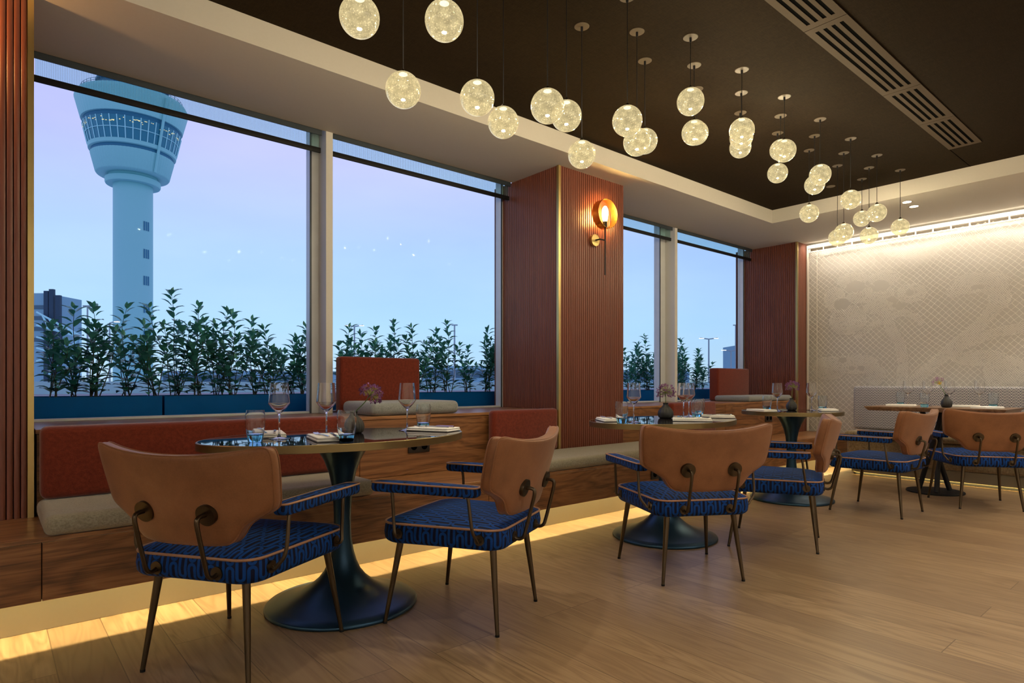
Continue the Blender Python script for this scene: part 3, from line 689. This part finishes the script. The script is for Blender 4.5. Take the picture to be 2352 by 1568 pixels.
# wall sconce
def sconce(x, lab):
    r = thing('wall_sconce', lab, 'wall lamp', (x, 3.39, 2.15), 0)
    o = Vector((.0, -.085, 0))
    d = MB(); zc = .212; R0 = .118
    vs = []; n = 56
    def ringv(rr, yy): return [(rr * math.cos(2 * PI * k / n), yy, zc + rr * math.sin(2 * PI * k / n)) for k in range(n)]
    rg = [ringv(R0, -.032), ringv(R0, -.10), ringv(R0 - .0025, -.10), ringv(R0 - .0025, -.034)]
    vs = [p for q in rg for p in q]
    d.add(vs, [(a * n + k, a * n + (k + 1) % n, (a + 1) % 4 * n + (k + 1) % n, (a + 1) % 4 * n + k) for a in range(4) for k in range(n)])
    d.build('brass_drum', M['gold'], r)
    MB().tube([(0, -.068, -.282), (0, -.068, .12)], .0062, 12).build('rod', M['black'], r)
    MB().tube([(0, -.068, .098), (0, -.068, .152)], .0185, 20).build('lamp_holder', M['black'], r)
    MB().lathe([(.0001, .152), (.014, .153), (.019, .17), (.024, .20), (.0255, .225), (.022, .252), (.012, .272), (.0001, .278)], (0, -.068, 0), 24).build('bulb', M['bulb'], r, 60)
    MB().tube([(-.062, .001, 0), (-.062, -.022, 0)], .048, 36).build('wall_mount', M['brass'], r)
    MB().tube([(-.062, -.02, 0), (-.062, -.068, 0), (0, -.068, 0)], .006, 10).build('arm', M['black'], r)
    return r
sconce(3.815, 'round gold wall lamp with glowing bulb on the fluted column')

# ------------------------------------------------------------------ lace net on the far wall
XN = 7.60
def PXw(u, v):
    th = R(49.645); c, s = math.cos(th), math.sin(th); a = (u - 1176) / 1414; e = -(v - 879.6) / 1414
    dx = c + s * a; dy = s - c * a; tt = XN / dx; return (dy * tt, .99 + e * tt)
zz = lambda x, y: PXw(1860 + x / 4.356, 540 + y / 4.356)
def seg_d(p, a, b):
    ax, ay = a; bx, by = b; px, py = p; dx, dy = bx - ax, by - ay; q = max(0, min(1, ((px - ax) * dx + (py - ay) * dy) / (dx * dx + dy * dy + 1e-12)))
    return math.hypot(px - ax - q * dx, py - ay - q * dy), q
def ell(x, y, rx, ry):
    c = zz(x, y); a = zz(x + rx, y); b_ = zz(x, y + ry); return (c[0], c[1], abs(a[0] - c[0]), abs(b_[1] - c[1]))
ELL = [ell(*e) for e in ((430, 450, 160, 80), (740, 430, 160, 80), (1020, 580, 150, 100), (250, 640, 110, 120), (600, 600, 250, 80), (380, 850, 190, 150), (700, 720, 180, 70), (1600, 480, 180, 110), (1850, 480, 160, 110), (1900, 620, 120, 130), (1450, 560, 90, 60),
                          (200, 1330, 180, 120), (470, 1290, 230, 100), (660, 1400, 100, 100), (1700, 1230, 300, 80), (1950, 1370, 230, 170))]
HOLE = [ell(*e) for e in ((460, 515, 100, 60), (710, 510, 90, 62), (320, 690, 80, 60), (1000, 575, 40, 32), (900, 700, 80, 30), (820, 640, 40, 30), (1680, 520, 70, 30), (330, 1250, 40, 30), (520, 1330, 35, 28), (420, 1330, 30, 25))]
BAND = [([(-200, 330), (20, 200), (250, 140), (500, 110), (700, 120), (850, 170), (950, 190), (1050, 190), (1180, 120), (1300, 50), (1450, 0), (1650, -45), (1850, -40), (2100, 10), (2400, 60)], .05),
        ([(760, 790), (820, 950), (900, 1080), (935, 1250), (920, 1460), (905, 1700)], .055), ([(480, 1010), (640, 900), (780, 830), (940, 770), (1060, 810), (1110, 870)], .035),
        ([(1850, 720), (1700, 900), (1500, 1060), (1280, 1250), (1060, 1440), (900, 1640)], .06), ([(2500, 830), (2143, 920), (1800, 990), (1500, 1110), (1250, 1290), (1060, 1470)], .05)]
BAND = [([zz(*p) for p in q], w) for q, w in BAND]
def dense(y, z):
    for c in HOLE:
        if ((y - c[0]) / c[2]) ** 2 + ((z - c[1]) / c[3]) ** 2 < 1: return 0
    for q, w in BAND:
        for a, b_ in zip(q, q[1:]):
            if seg_d((y, z), a, b_)[0] < w: return 1
    for c in ELL:
        if ((y - c[0]) / c[2]) ** 2 + ((z - c[1]) / c[3]) ** 2 < 1: return 1
    return 0
def inhole(y, z): return any(((y - c[0]) / c[2]) ** 2 + ((z - c[1]) / c[3]) ** 2 < .9 for c in HOLE)
def lattice(py, pz, cond, wr, jit, xw, yr0, yr1, zr0, zr1, bend, drop=0., fq=3.1):
    b = MB(); ny = int((yr1 - yr0) / py); nz = int((zr1 - zr0) / pz); P = {}; rnd = random.Random(11)
    for j in range(nz + 1):
        for i in range(ny + 1):
            y = yr0 + (i + .5 * (j % 2)) * py; z = zr0 + j * pz; n = noise.noise_vector(Vector((y * fq, z * fq, 1.7))) * jit
            P[i, j] = (y + n.y + rnd.uniform(-.06, .06) * py, z + n.z + rnd.uniform(-.06, .06) * pz, n.x)
    def wire(a, c):
        A = Vector((xw + a[2] * .5, a[0], a[1])); C = Vector((xw + c[2] * .5, c[0], c[1])); d = (C - A)
        s1 = Vector((0, -d.z, d.y)) * bend
        pts = [A, A.lerp(C, .3) + s1, A.lerp(C, .7) - s1, C] if bend else [A, C]
        t = d.normalized(); s_ = Vector((0, -t.z, t.y)) * wr; f = Vector((-wr, 0, 0)) * 1.6
        vs = [q for p in pts for q in (p + s_, p - s_, p + f)]
        b.add(vs, [(3 * k + u, 3 * k + 3 + u, 3 * k + 3 + v, 3 * k + v) for k in range(len(pts) - 1) for u, v in ((0, 2), (2, 1), (1, 0))])
    for (i, j), a in P.items():
        for di in ((0, -1) if j % 2 == 0 else (0, 1)):
            c = P.get((i + di, j + 1))
            if c and rnd.random() >= drop and cond((a[0] + c[0]) / 2, (a[1] + c[1]) / 2): wire(a, c)
    return b
net = thing('lace_net_screen', 'wire net screen with lace trees across the far wall', 'wall screen', (0, 0, 0))
lattice(.064, .032, lambda y, z: not dense(y, z) and not inhole(y, z), .00125, .022, XN, -1.0, 3.37, .42, 2.60, .028).build('open_net', M['net'], net)
lattice(.0205, .0112, dense, .00115, .036, XN - .004, -.1, 3.37, .42, 2.60, 0, .13, 5.5).build('lace_trees', M['net'], net)
b = MB(); b.box(XN - .012, XN + .06, -4, 3.39, 2.62, 2.66); b.box(XN - .006, XN + .006, -4, 3.39, 2.575, 2.585)
for k in range(40): b.box(XN - .004, XN + .004, 3.35 - k * .16, 3.35 - k * .16 + .012, 2.585, 2.62)
b.build('top_rail', M['whitem'], net); MB().box(XN - .01, XN + .01, 3.37, 3.39, .41, 2.62).build('side_rail', M['whitem'], net)
b = MB()
for y in (3.28,): b.tube([(XN + .02, y, .42), (XN + .02, y, 2.6)], .004, 8)
b.build('support_wire', M['whitem'], net)

# ------------------------------------------------------------------ banquette
bq = thing('banquette', 'banquette with black and white zigzag back along the far wall', 'banquette', (7.1, 1.0, 0))
b = MB(); prof = roundpoly([(.06, 1.74), (.06, -3.2), (.47, -3.2), (.47, 1.74)], .08, 8); b.prism(prof, .028, .135); b.build('plinth', M['plinth'], bq, 50)
b = MB(); prof = roundpoly([(.085, 1.72), (.085, -3.2), (.45, -3.2), (.45, 1.72)], .06, 8); b.prism(prof, 0.001, .029); b.build('shadow_gap', M['black'], bq, 50)
b = MB(); b.rbox(.035, .46, -3.2, 1.76, .136, .40, .04, 4); b.build('seat_base', M['olive'], bq, 60)
b = MB(); b.rbox(-.02, .38, -3.2, 1.77, .402, .475, .035, 4); b.build('seat_cushion', M['olive'], bq, 60)
b = MB(); b.rbox(.345, .47, -3.2, 1.81, .478, .957, .03, 4); b.build('zigzag_back', M['chev'], bq, 60)

# ------------------------------------------------------------------ outside
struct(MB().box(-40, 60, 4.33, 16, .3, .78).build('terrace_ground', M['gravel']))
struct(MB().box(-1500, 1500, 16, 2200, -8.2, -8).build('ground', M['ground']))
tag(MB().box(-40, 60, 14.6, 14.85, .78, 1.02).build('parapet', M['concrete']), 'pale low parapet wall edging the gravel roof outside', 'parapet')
PL = [(-.42, .832, 'left of the window with the tower'), (.845, 1.90, 'right part of the window with the tower'), (1.915, 3.85, 'window between white mullion and lamp column'), (4.9, 6.36, 'window just beyond the lamp column'), (6.375, 7.75, 'farthest window')]
for x0, x1, lab in PL:
    r = thing('planter_box', 'blue grey planter box outside the ' + lab if 'window' in lab and not lab.startswith(('left', 'right')) else 'blue grey planter box outside, ' + lab, 'planter', ((x0 + x1) / 2, 4.58, .781), 0, 'planter boxes'); w = (x1 - x0) / 2
    b = MB(); b.box(-w, w, -.2, -.18, 0, .128); b.box(-w, w, .18, .2, 0, .128); b.box(-w, -w + .02, -.18, .18, 0, .128); b.box(w - .02, w, -.18, .18, 0, .128); b.build('box', M['planter'], r)
    MB().box(-w + .02, w - .02, -.18, .18, 0, .112).build('soil', M['soil'], r)
def make_leaf(b, p, d, up, L):
    d = d.normalized(); s = d.cross(up)
    if s.length < 1e-3: s = d.cross(Vector((1, 0, 0)))
    s.normalize(); n = s.cross(d).normalized(); vs = []; W_ = L * .25
    for t_, w_, dr in ((0, .02, 0), (.2, .72, .02), (.45, 1., .05), (.72, .72, .02), (1, .02, -.08)):
        c = p + d * L * t_ + n * L * dr
        vs += [c + s * W_ * w_ + n * W_ * w_ * .35, c, c - s * W_ * w_ + n * W_ * w_ * .35]
    fs = []
    for k in range(4): fs += [(k * 3, k * 3 + 1, k * 3 + 4, k * 3 + 3), (k * 3 + 1, k * 3 + 2, k * 3 + 5, k * 3 + 4)]
    b.add(vs, fs)
def shrub(x, y, h, ns, lab, grp, seed):
    rnd = random.Random(seed); r = thing('leafy_shrub', lab, 'shrub', (x, y, .893), 0, grp); st = MB(); lf = MB()
    for k in range(ns):
        a = rnd.uniform(0, 2 * PI); sp = rnd.uniform(.06, .17); hh = h * (1 if k == 0 else rnd.uniform(.45, .85)); bx = Vector((rnd.uniform(-.03, .03), rnd.uniform(-.03, .03), 0))
        e = Vector((math.cos(a) * sp * 1.1, math.sin(a) * sp * .7, hh)) if k else Vector((rnd.uniform(-.04, .04), rnd.uniform(-.03, .03), hh))
        pts = bez([bx, bx.lerp(e, .4) + Vector((rnd.uniform(-.012, .012), 0, .02)), bx.lerp(e, .75) + Vector((rnd.uniform(-.012, .012), 0, .01)), bx + e], 6)
        st.tube(pts, [.0036 * (1 - .7 * i / (len(pts) - 1)) for i in range(len(pts))], 5)
        nl = int(hh / .019); q = rnd.uniform(0, 6)
        for i in range(2, nl):
            f = i / nl * (len(pts) - 1); j = min(int(f), len(pts) - 2); p = pts[j].lerp(pts[j + 1], f - j); q += 2.4 + rnd.uniform(-.5, .5)
            up = .15 + .55 * i / nl + rnd.uniform(-.3, .3); d = Vector((math.cos(q), math.sin(q), up))
            make_leaf(lf, p + d.normalized() * .008, d, Vector((0, 0, 1)), rnd.uniform(.062, .100) * (1.05 if i < nl * .7 else .85))
        make_leaf(lf, pts[-1], Vector((rnd.uniform(-.4, .4), rnd.uniform(-.4, .4), 1)), Vector((0, 1, 0)), .045)
    st.build('stems', M['leafstem'], r); lf.build('foliage', M['leaf'], r, 80)
SH = [(('the tower window', 'the left column'), [(0.295, 0.443), (0.394, 0.555), (0.494, 0.559), (0.668, 0.571), (0.807, 0.466), (0.953, 0.705), (1.072, 0.614), (1.235, 0.6), (1.302, 0.575), (1.451, 0.553), (1.553, 0.489), (1.729, 0.44), (1.783, 0.525)]),
      (('the window left of the lamp column', 'the mullion'), [(2.116, 0.531), (2.314, 0.504), (2.387, 0.526), (2.594, 0.603), (2.767, 0.57), (2.984, 0.558), (3.102, 0.624), (3.39, 0.419), (3.532, 0.602), (3.771, 0.559)]),
      (('the window just past the lamp column', 'that column'), [(5.615, 0.496), (5.877, 0.561), (5.946, 0.652), (6.277, 0.578)]),
      (('the farthest window', 'its mullion'), [(6.589, 0.531), (6.84, 0.646), (6.923, 0.515), (7.25, 0.513)])]
ORD2 = ORD + ['eleventh', 'twelfth', 'thirteenth']
sd = 40
for lab, L in SH:
    for k, (x, h) in enumerate(L):
        sd += 1; shrub(x, 4.52 + .1 * (k % 2), h, 6 + k % 3, 'leafy shrub outside %s, %s from %s' % (lab[0], ORD2[k], lab[1]), 'shrubs in the window planters', sd)

# control tower
def P3(u, D):  # point on the ray of photo column u at depth D (metres from the viewer)
    th = R(49.645); a = (u - 1176) / 1414 * D; return (math.cos(th) * D + math.sin(th) * a, math.sin(th) * D - math.cos(th) * a)
tx, ty = P3(306, 150)
tw = thing('control_tower', 'tall airport control tower with flared glazed cab seen through the left window', 'tower', (tx, ty, -8))
Z0 = 8
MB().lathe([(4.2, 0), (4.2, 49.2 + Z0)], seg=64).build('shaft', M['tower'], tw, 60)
MB().lathe([(4.2, 48.9 + Z0), (5.7, 48.9 + Z0), (5.85, 49.2 + Z0), (5.85, 50.2 + Z0), (5.2, 50.6 + Z0), (5.2, 51.1 + Z0)], seg=64).build('collar', M['tower'], tw)
rb = lambda q, z: .006 * math.cos(72 * q)
MB().lathe([(5.2, 51.05 + Z0), (7.5, 51.05 + Z0), (7.75, 51.4 + Z0), (8.75, 55.6 + Z0)], seg=288, rib=rb).build('lower_skirt', M['tower'], tw, 60)
MB().lathe([(8.7, 55.6 + Z0), (8.55, 55.7 + Z0), (8.6, 56.4 + Z0), (9.05, 56.5 + Z0)], seg=96).build('lower_band', M['towerd'], tw)
MB().lathe([(9.0, 56.4 + Z0), (9.15, 56.5 + Z0), (9.3, 57.3 + Z0), (9.2, 57.35 + Z0)], seg=96).build('sill_ring', M['tower'], tw)
MB().lathe([(9.15, 57.3 + Z0), (10.25, 62.2 + Z0)], seg=96).build('cab_glazing', M['towerw'], tw, 60)
b = MB()
for k in range(40):
    q = 2 * PI * k / 40; c, s_ = math.cos(q), math.sin(q); b.tube([(9.25 * c, 9.25 * s_, 57.3 + Z0), (10.33 * c, 10.33 * s_, 62.2 + Z0)], .11, 4)
for rr, z_ in ((9.78, 59.7),): b.tube([(rr * math.cos(2 * PI * k / 64), rr * math.sin(2 * PI * k / 64), z_ + Z0) for k in range(64)], .1, 4, closed=True)
b.build('cab_mullions', M['tframe'], tw)
b = MB(); rnd = random.Random(4)
for k in range(60):
    q = R(rnd.uniform(150, 330)); z_ = rnd.uniform(60.6, 61.7); rr = 10.12; c, s_ = math.cos(q), math.sin(q); w = rnd.uniform(.08, .3)
    b.add([(rr * c - s_ * w, rr * s_ + c * w, z_ + Z0), (rr * c + s_ * w, rr * s_ - c * w, z_ + Z0), ((rr + .05) * c + s_ * w, (rr + .05) * s_ - c * w, z_ + .12 + Z0), ((rr + .05) * c - s_ * w, (rr + .05) * s_ + c * w, z_ + .12 + Z0)], [(0, 1, 2, 3)])
b.build('cab_lamps', M['tlight'], tw)
MB().lathe([(10.2, 62.2 + Z0), (9.9, 62.3 + Z0), (10.1, 63.2 + Z0), (10.6, 63.3 + Z0)], seg=96).build('upper_band', M['towerd'], tw)
MB().lathe([(10.6, 63.2 + Z0), (11.85, 68.1 + Z0), (11.3, 69.2 + Z0), (5, 69.4 + Z0)], seg=288, rib=lambda q, z: .004 * math.cos(72 * q)).build('upper_skirt', M['tower'], tw, 60)
MB().lathe([(7.6, 69.3 + Z0), (7.0, 72.5 + Z0), (7.6, 72.6 + Z0), (7.6, 73.1 + Z0), (4.8, 73.3 + Z0), (4.2, 76.5 + Z0), (.001, 76.6 + Z0)], seg=64).build('roof_cab', M['towerd'], tw)
b = MB()
for k in range(48):
    q = 2 * PI * k / 48; c, s_ = math.cos(q), math.sin(q); b.tube([(10.6 * c, 10.6 * s_, 69.3 + Z0), (10.6 * c, 10.6 * s_, 70.4 + Z0)], .05, 4)
for z_ in (69.9, 70.4): b.tube([(10.6 * math.cos(2 * PI * k / 64), 10.6 * math.sin(2 * PI * k / 64), z_ + Z0) for k in range(64)], .05, 4, closed=True)
b.build('roof_railing', M['towerd'], tw)
va = math.atan2(-ty, -tx)
q = va + R(34); c, s_ = math.cos(q), math.sin(q); MB().tube([(7.95 * c, 7.95 * s_, 51.2 + Z0), (12.1 * c, 12.1 * s_, 68. + Z0)], .32, 10).build('service_duct', M['tower'], tw)
b = MB(); q = va + R(40); c, s_ = math.cos(q), math.sin(q)
for v_ in (508, 571, 632, 695, 756, 800, 850): 
    z_ = .99 + (880 - v_) * 150 / 1414 + Z0 - 1.6
    for o in (-.55, 0, .55): b.add([(4.23 * c - s_ * (o + dd), 4.23 * s_ + c * (o + dd), z_ + zz_) for dd, zz_ in ((-.2, -1.1), (.2, -1.1), (.2, 1.1), (-.2, 1.1))], [(0, 1, 2, 3)])
b.build('slit_windows', M['towerd'], tw)

# terminal building with dark slabs and trusses on the far left
x0, y0 = P3(60, 70); D70 = 70 / 1414 / 1.15
bd = thing('terminal_building', 'dark blue terminal building with tall slabs left of the tower', 'building', (x0, y0, -8), R(-40.355))
def bxp(u0, u1, v0, v1, dy=0): # box in the building's own frame
    a = (u0 - 60) * D70 * 1.15; c = (u1 - 60) * D70 * 1.15; return a, c, dy, dy + .35, 0., 8.99 + (880 - v0) * D70 * 1.15
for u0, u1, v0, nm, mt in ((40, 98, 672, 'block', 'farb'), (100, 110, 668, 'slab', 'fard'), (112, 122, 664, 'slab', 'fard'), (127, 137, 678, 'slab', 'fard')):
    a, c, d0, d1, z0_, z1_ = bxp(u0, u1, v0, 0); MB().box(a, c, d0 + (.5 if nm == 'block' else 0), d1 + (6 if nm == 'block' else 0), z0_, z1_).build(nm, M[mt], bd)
for v0 in (700, 725, 750, 775): a, c, *_ = bxp(86, 98, v0, 0); MB().box(a - 2, c - .1, .45, .52, 8.99 + (880 - v0 - 9) * D70 * 1.15, 8.99 + (880 - v0) * D70 * 1.15).build('window', M['farw'], bd)
b = MB()
for (ua, va_, ub, vb) in ((92, 718, 192, 772), (92, 748, 192, 775), (92, 775, 192, 800), (192, 772, 192, 860), (192, 772, 120, 860), (105, 725, 120, 755), (120, 733, 140, 762), (140, 744, 160, 766), (160, 755, 180, 770), (92, 800, 192, 830), (92, 830, 192, 800)):
    f = lambda u, v_: ((u - 60) * D70 * 1.15, -.5, 8.99 + (880 - v_) * D70 * 1.15); b.tube([f(ua, va_), f(ub, vb)], .11, 6)
b.build('steel_truss', M['tframe'], bd)
xb, yb = P3(1700, 120); fb_ = thing('office_block', 'grey far office block with lit floors by the corner column', 'building', (xb, yb, -8), R(-40.355)); zt = 8.99 + (880 - 793) * 120 / 1414
MB().box(-.6, 6, 0, 8, 0, zt).build('block', M['farb'], fb_)
for k in range(4): MB().box(-.5, 5.8, -.06, .02, zt - 1.2 - k * 1.5, zt - .5 - k * 1.5).build('window_band', M['farw'], fb_)
for u, v0, D, kind, lab in ((201, 705, 60, 0, 'thin lamp post between terminal building and tower'), (252, 742, 40, 1, 'street lamp with one glowing arm before the tower'), (814, 750, 70, 2, 'double armed street lamp behind the nearer ledge backrest'),
                            (1044, 748, 80, 0, 'thin lamp post above the planter left of the lamp column'), (1628, 779, 80, 2, 'double armed street lamp seen through the farthest window'), (1679, 806, 110, 2, 'small double armed lamp nearer the corner column'), (1690, 748, 95, 0, 'tallest thin mast in the farthest window')):
    x, y = P3(u, D); z1 = 8.99 + (880 - v0) * D / 1414; r = thing('street_lamp', lab, 'street lamp', (x, y, -8), R(-40), 'street lamps outside')
    MB().tube([(0, 0, 0), (0, 0, z1)], [.12 * D / 60, .07 * D / 60], 8).build('pole', M['mast'], r)
    for sx in ((), (1,), (-1, 1))[kind]:
        L = 20 * D / 1414; o = MB().tube([(0, 0, z1), (sx * L, 0, z1 + .15)], .06 * D / 60, 6).build('arm', M['mast'], r)
        MB().rbox(*sorted((sx * L * .55, sx * L * 1.1)), -.12, .12, z1 + .05, z1 + .05 + .07 * D / 60, .02, 1).build('lamp_head', M['headlamp'], o)
    if kind == 0: MB().box(-.4, .4, -.1, .1, z1, z1 + .15).build('lamp_head', M['mast'], r)
for u, D, w, h, lab in ((480, 90, 14, 3.2, 'far low white building beyond the shrubs'), (690, 110, 12, 3.5, 'far low grey hall right of the shrubs, before the mullion'), (1110, 130, 26, 5, 'far low blue hall beside the lamp column'), (1480, 150, 22, 4.5, 'far low hall just past the lamp column'), (1655, 100, 7, 2.6, 'white bus parked far off in the farthest window')):
    x, y = P3(u, D); r = thing('far_hall' if 'bus' not in lab else 'parked_bus', lab, 'building' if 'bus' not in lab else 'bus', (x, y, -8), R(-40)); zb = 7.6 if 'bus' not in lab else 6.4
    MB().box(-w / 2, w / 2, 0, 6, 0 if 'bus' not in lab else zb, zb + h).build('body', M['car' if 'bus' in lab else 'farb'], r)
    MB().box(-w / 2 * .95, w / 2 * .95, -.05, .02, zb + h * .5, zb + h * .8).build('window_band', M['farw'], r)

# ------------------------------------------------------------------ lights
def area(name, loc, rot, sx, sy, e, col):
    l = bpy.data.lights.new(name, 'AREA'); l.shape = 'RECTANGLE'; l.size = sx; l.size_y = sy; l.energy = e; l.color = col
    o = bpy.data.objects.new(name, l); COL.objects.link(o); o.location = loc; o.rotation_euler = rot; return o
def spot(name, loc, e, col, ang=100, blend=.8, rot=(0, 0, 0), r=.04):
    l = bpy.data.lights.new(name, 'SPOT'); l.energy = e; l.color = col; l.spot_size = R(ang); l.spot_blend = blend; l.shadow_soft_size = r
    o = bpy.data.objects.new(name, l); COL.objects.link(o); o.location = loc; o.rotation_euler = rot; return o
area('kick_led', (1.83, 3.075, .375), (R(-12), 0, 0), 11.6, .03, 150, (1., .80, .38))
area('wall_wash_led', (7.50, -.3, 2.672), (0, R(-25), 0), .12, 7.3, 62, (1., .88, .70))
area('wall_graze_led', (7.638, -.3, 2.655), (0, R(-4), 0), .03, 7.3, 42, (1., .86, .62))
area('banquette_led', (7.155, .2, .02), (0, R(-70), 0), .02, 5.0, 7, (1., .72, .25))
for x, y in ((6.534, 1.993), (6.746, 1.999)): spot('downlight_lamp', (x, y, ZS - .02), 26, (1., .80, .55), 80)
WARM = (1., .89, .72)
for x in (1.8, 3.8, 5.4):
    for y in (-2.6, -.2): spot('overhead_fill_spot', (x, y, ZC - .02), 140, WARM, 125, 1., (0, 0, 0), .06)  # unseen spots added to lift the overall room light
spot('cylinder_spot', (1.66, 2.42, ZC - .095), 55, (1., .88, .7), 75, .8, (R(4), R(-9), 0), .03)
l = bpy.data.lights.new('sconce_lamp', 'POINT'); l.energy = 9; l.color = (1., .5, .16); l.shadow_soft_size = .03; o = bpy.data.objects.new('sconce_lamp', l); COL.objects.link(o); o.location = (-.22, 3.30, 2.45)
for y in (-1.6, .2): spot('soffit_spot', (6.9, y, ZS - .02), 85, WARM, 120, .9)
area('back_wall_fill', (1.8, -3.6, 2.79), (R(-20), 0, 0), 11, .06, 190, (1., .95, .88))  # added unseen strip, its bounce off the back wall is soft fill
area('side_wall_fill', (-3.6, 0, 2.79), (0, R(20), 0), .06, 7, 110, (1., .95, .88))  # second added strip out of view, fills from the left wall
for y, row in rowz.items():
    for x, z in row:
        l = bpy.data.lights.new('pendant_led', 'POINT'); l.energy = 10.5; l.color = (1., .86, .64); l.shadow_soft_size = .010
        o = bpy.data.objects.new('pendant_led', l); COL.objects.link(o); o.location = (x, y, z + GR - .024)

# ------------------------------------------------------------------ sky
w = bpy.data.worlds.new('dusk_sky'); S.world = w; w.use_nodes = True; nt = w.node_tree; nt.nodes.clear()
N = lambda ty_: nt.nodes.new(ty_)
tc = N('ShaderNodeTexCoord'); sp = N('ShaderNodeSeparateXYZ'); rp = N('ShaderNodeValToRGB'); bg = N('ShaderNodeBackground'); out = N('ShaderNodeOutputWorld'); no = N('ShaderNodeTexNoise'); mp = N('ShaderNodeMapping'); mx = N('ShaderNodeMix'); 
nt.links.new(tc.outputs['Generated'], sp.inputs[0]); nt.links.new(sp.outputs[2], rp.inputs[0])
e = rp.color_ramp.elements
st = [(0., (.20, .33, .40)), (.005, (.46, .66, .82)), (.09, (.42, .66, .92)), (.2, (.42, .60, .93)), (.33, (.50, .53, .87)), (.6, (.50, .46, .80)), (1., (.30, .32, .62))]
while len(e) < len(st): e.new(.5)
for k, (p, c) in zip(e, st): k.position = p; k.color = (*c, 1)
nt.links.new(tc.outputs['Generated'], mp.inputs[0]); mp.inputs['Scale'].default_value = (1.2, 1.2, 4); nt.links.new(mp.outputs[0], no.inputs['Vector']); no.inputs['Scale'].default_value = 2.2; no.inputs['Detail'].default_value = 5
mx.data_type = 'RGBA'; mx.blend_type = 'OVERLAY'; mx.inputs[0].default_value = .18; nt.links.new(rp.outputs[0], mx.inputs[6]); nt.links.new(no.outputs[0], mx.inputs[7])
nt.links.new(mx.outputs[2], bg.inputs[0]); bg.inputs[1].default_value = 1.3; nt.links.new(bg.outputs[0], out.inputs[0])

# ------------------------------------------------------------------ view
S.view_settings.view_transform = 'Standard'; S.view_settings.look = 'None'; S.view_settings.exposure = 0.; S.view_settings.gamma = 1; S.view_settings.use_curve_mapping = False
c = S.cycles; c.use_denoising = True; c.max_bounces = 10; c.transparent_max_bounces = 24; c.transmission_bounces = 10; c.glossy_bounces = 5; c.diffuse_bounces = 4; c.caustics_reflective = False; c.caustics_refractive = False; c.sample_clamp_indirect = 6
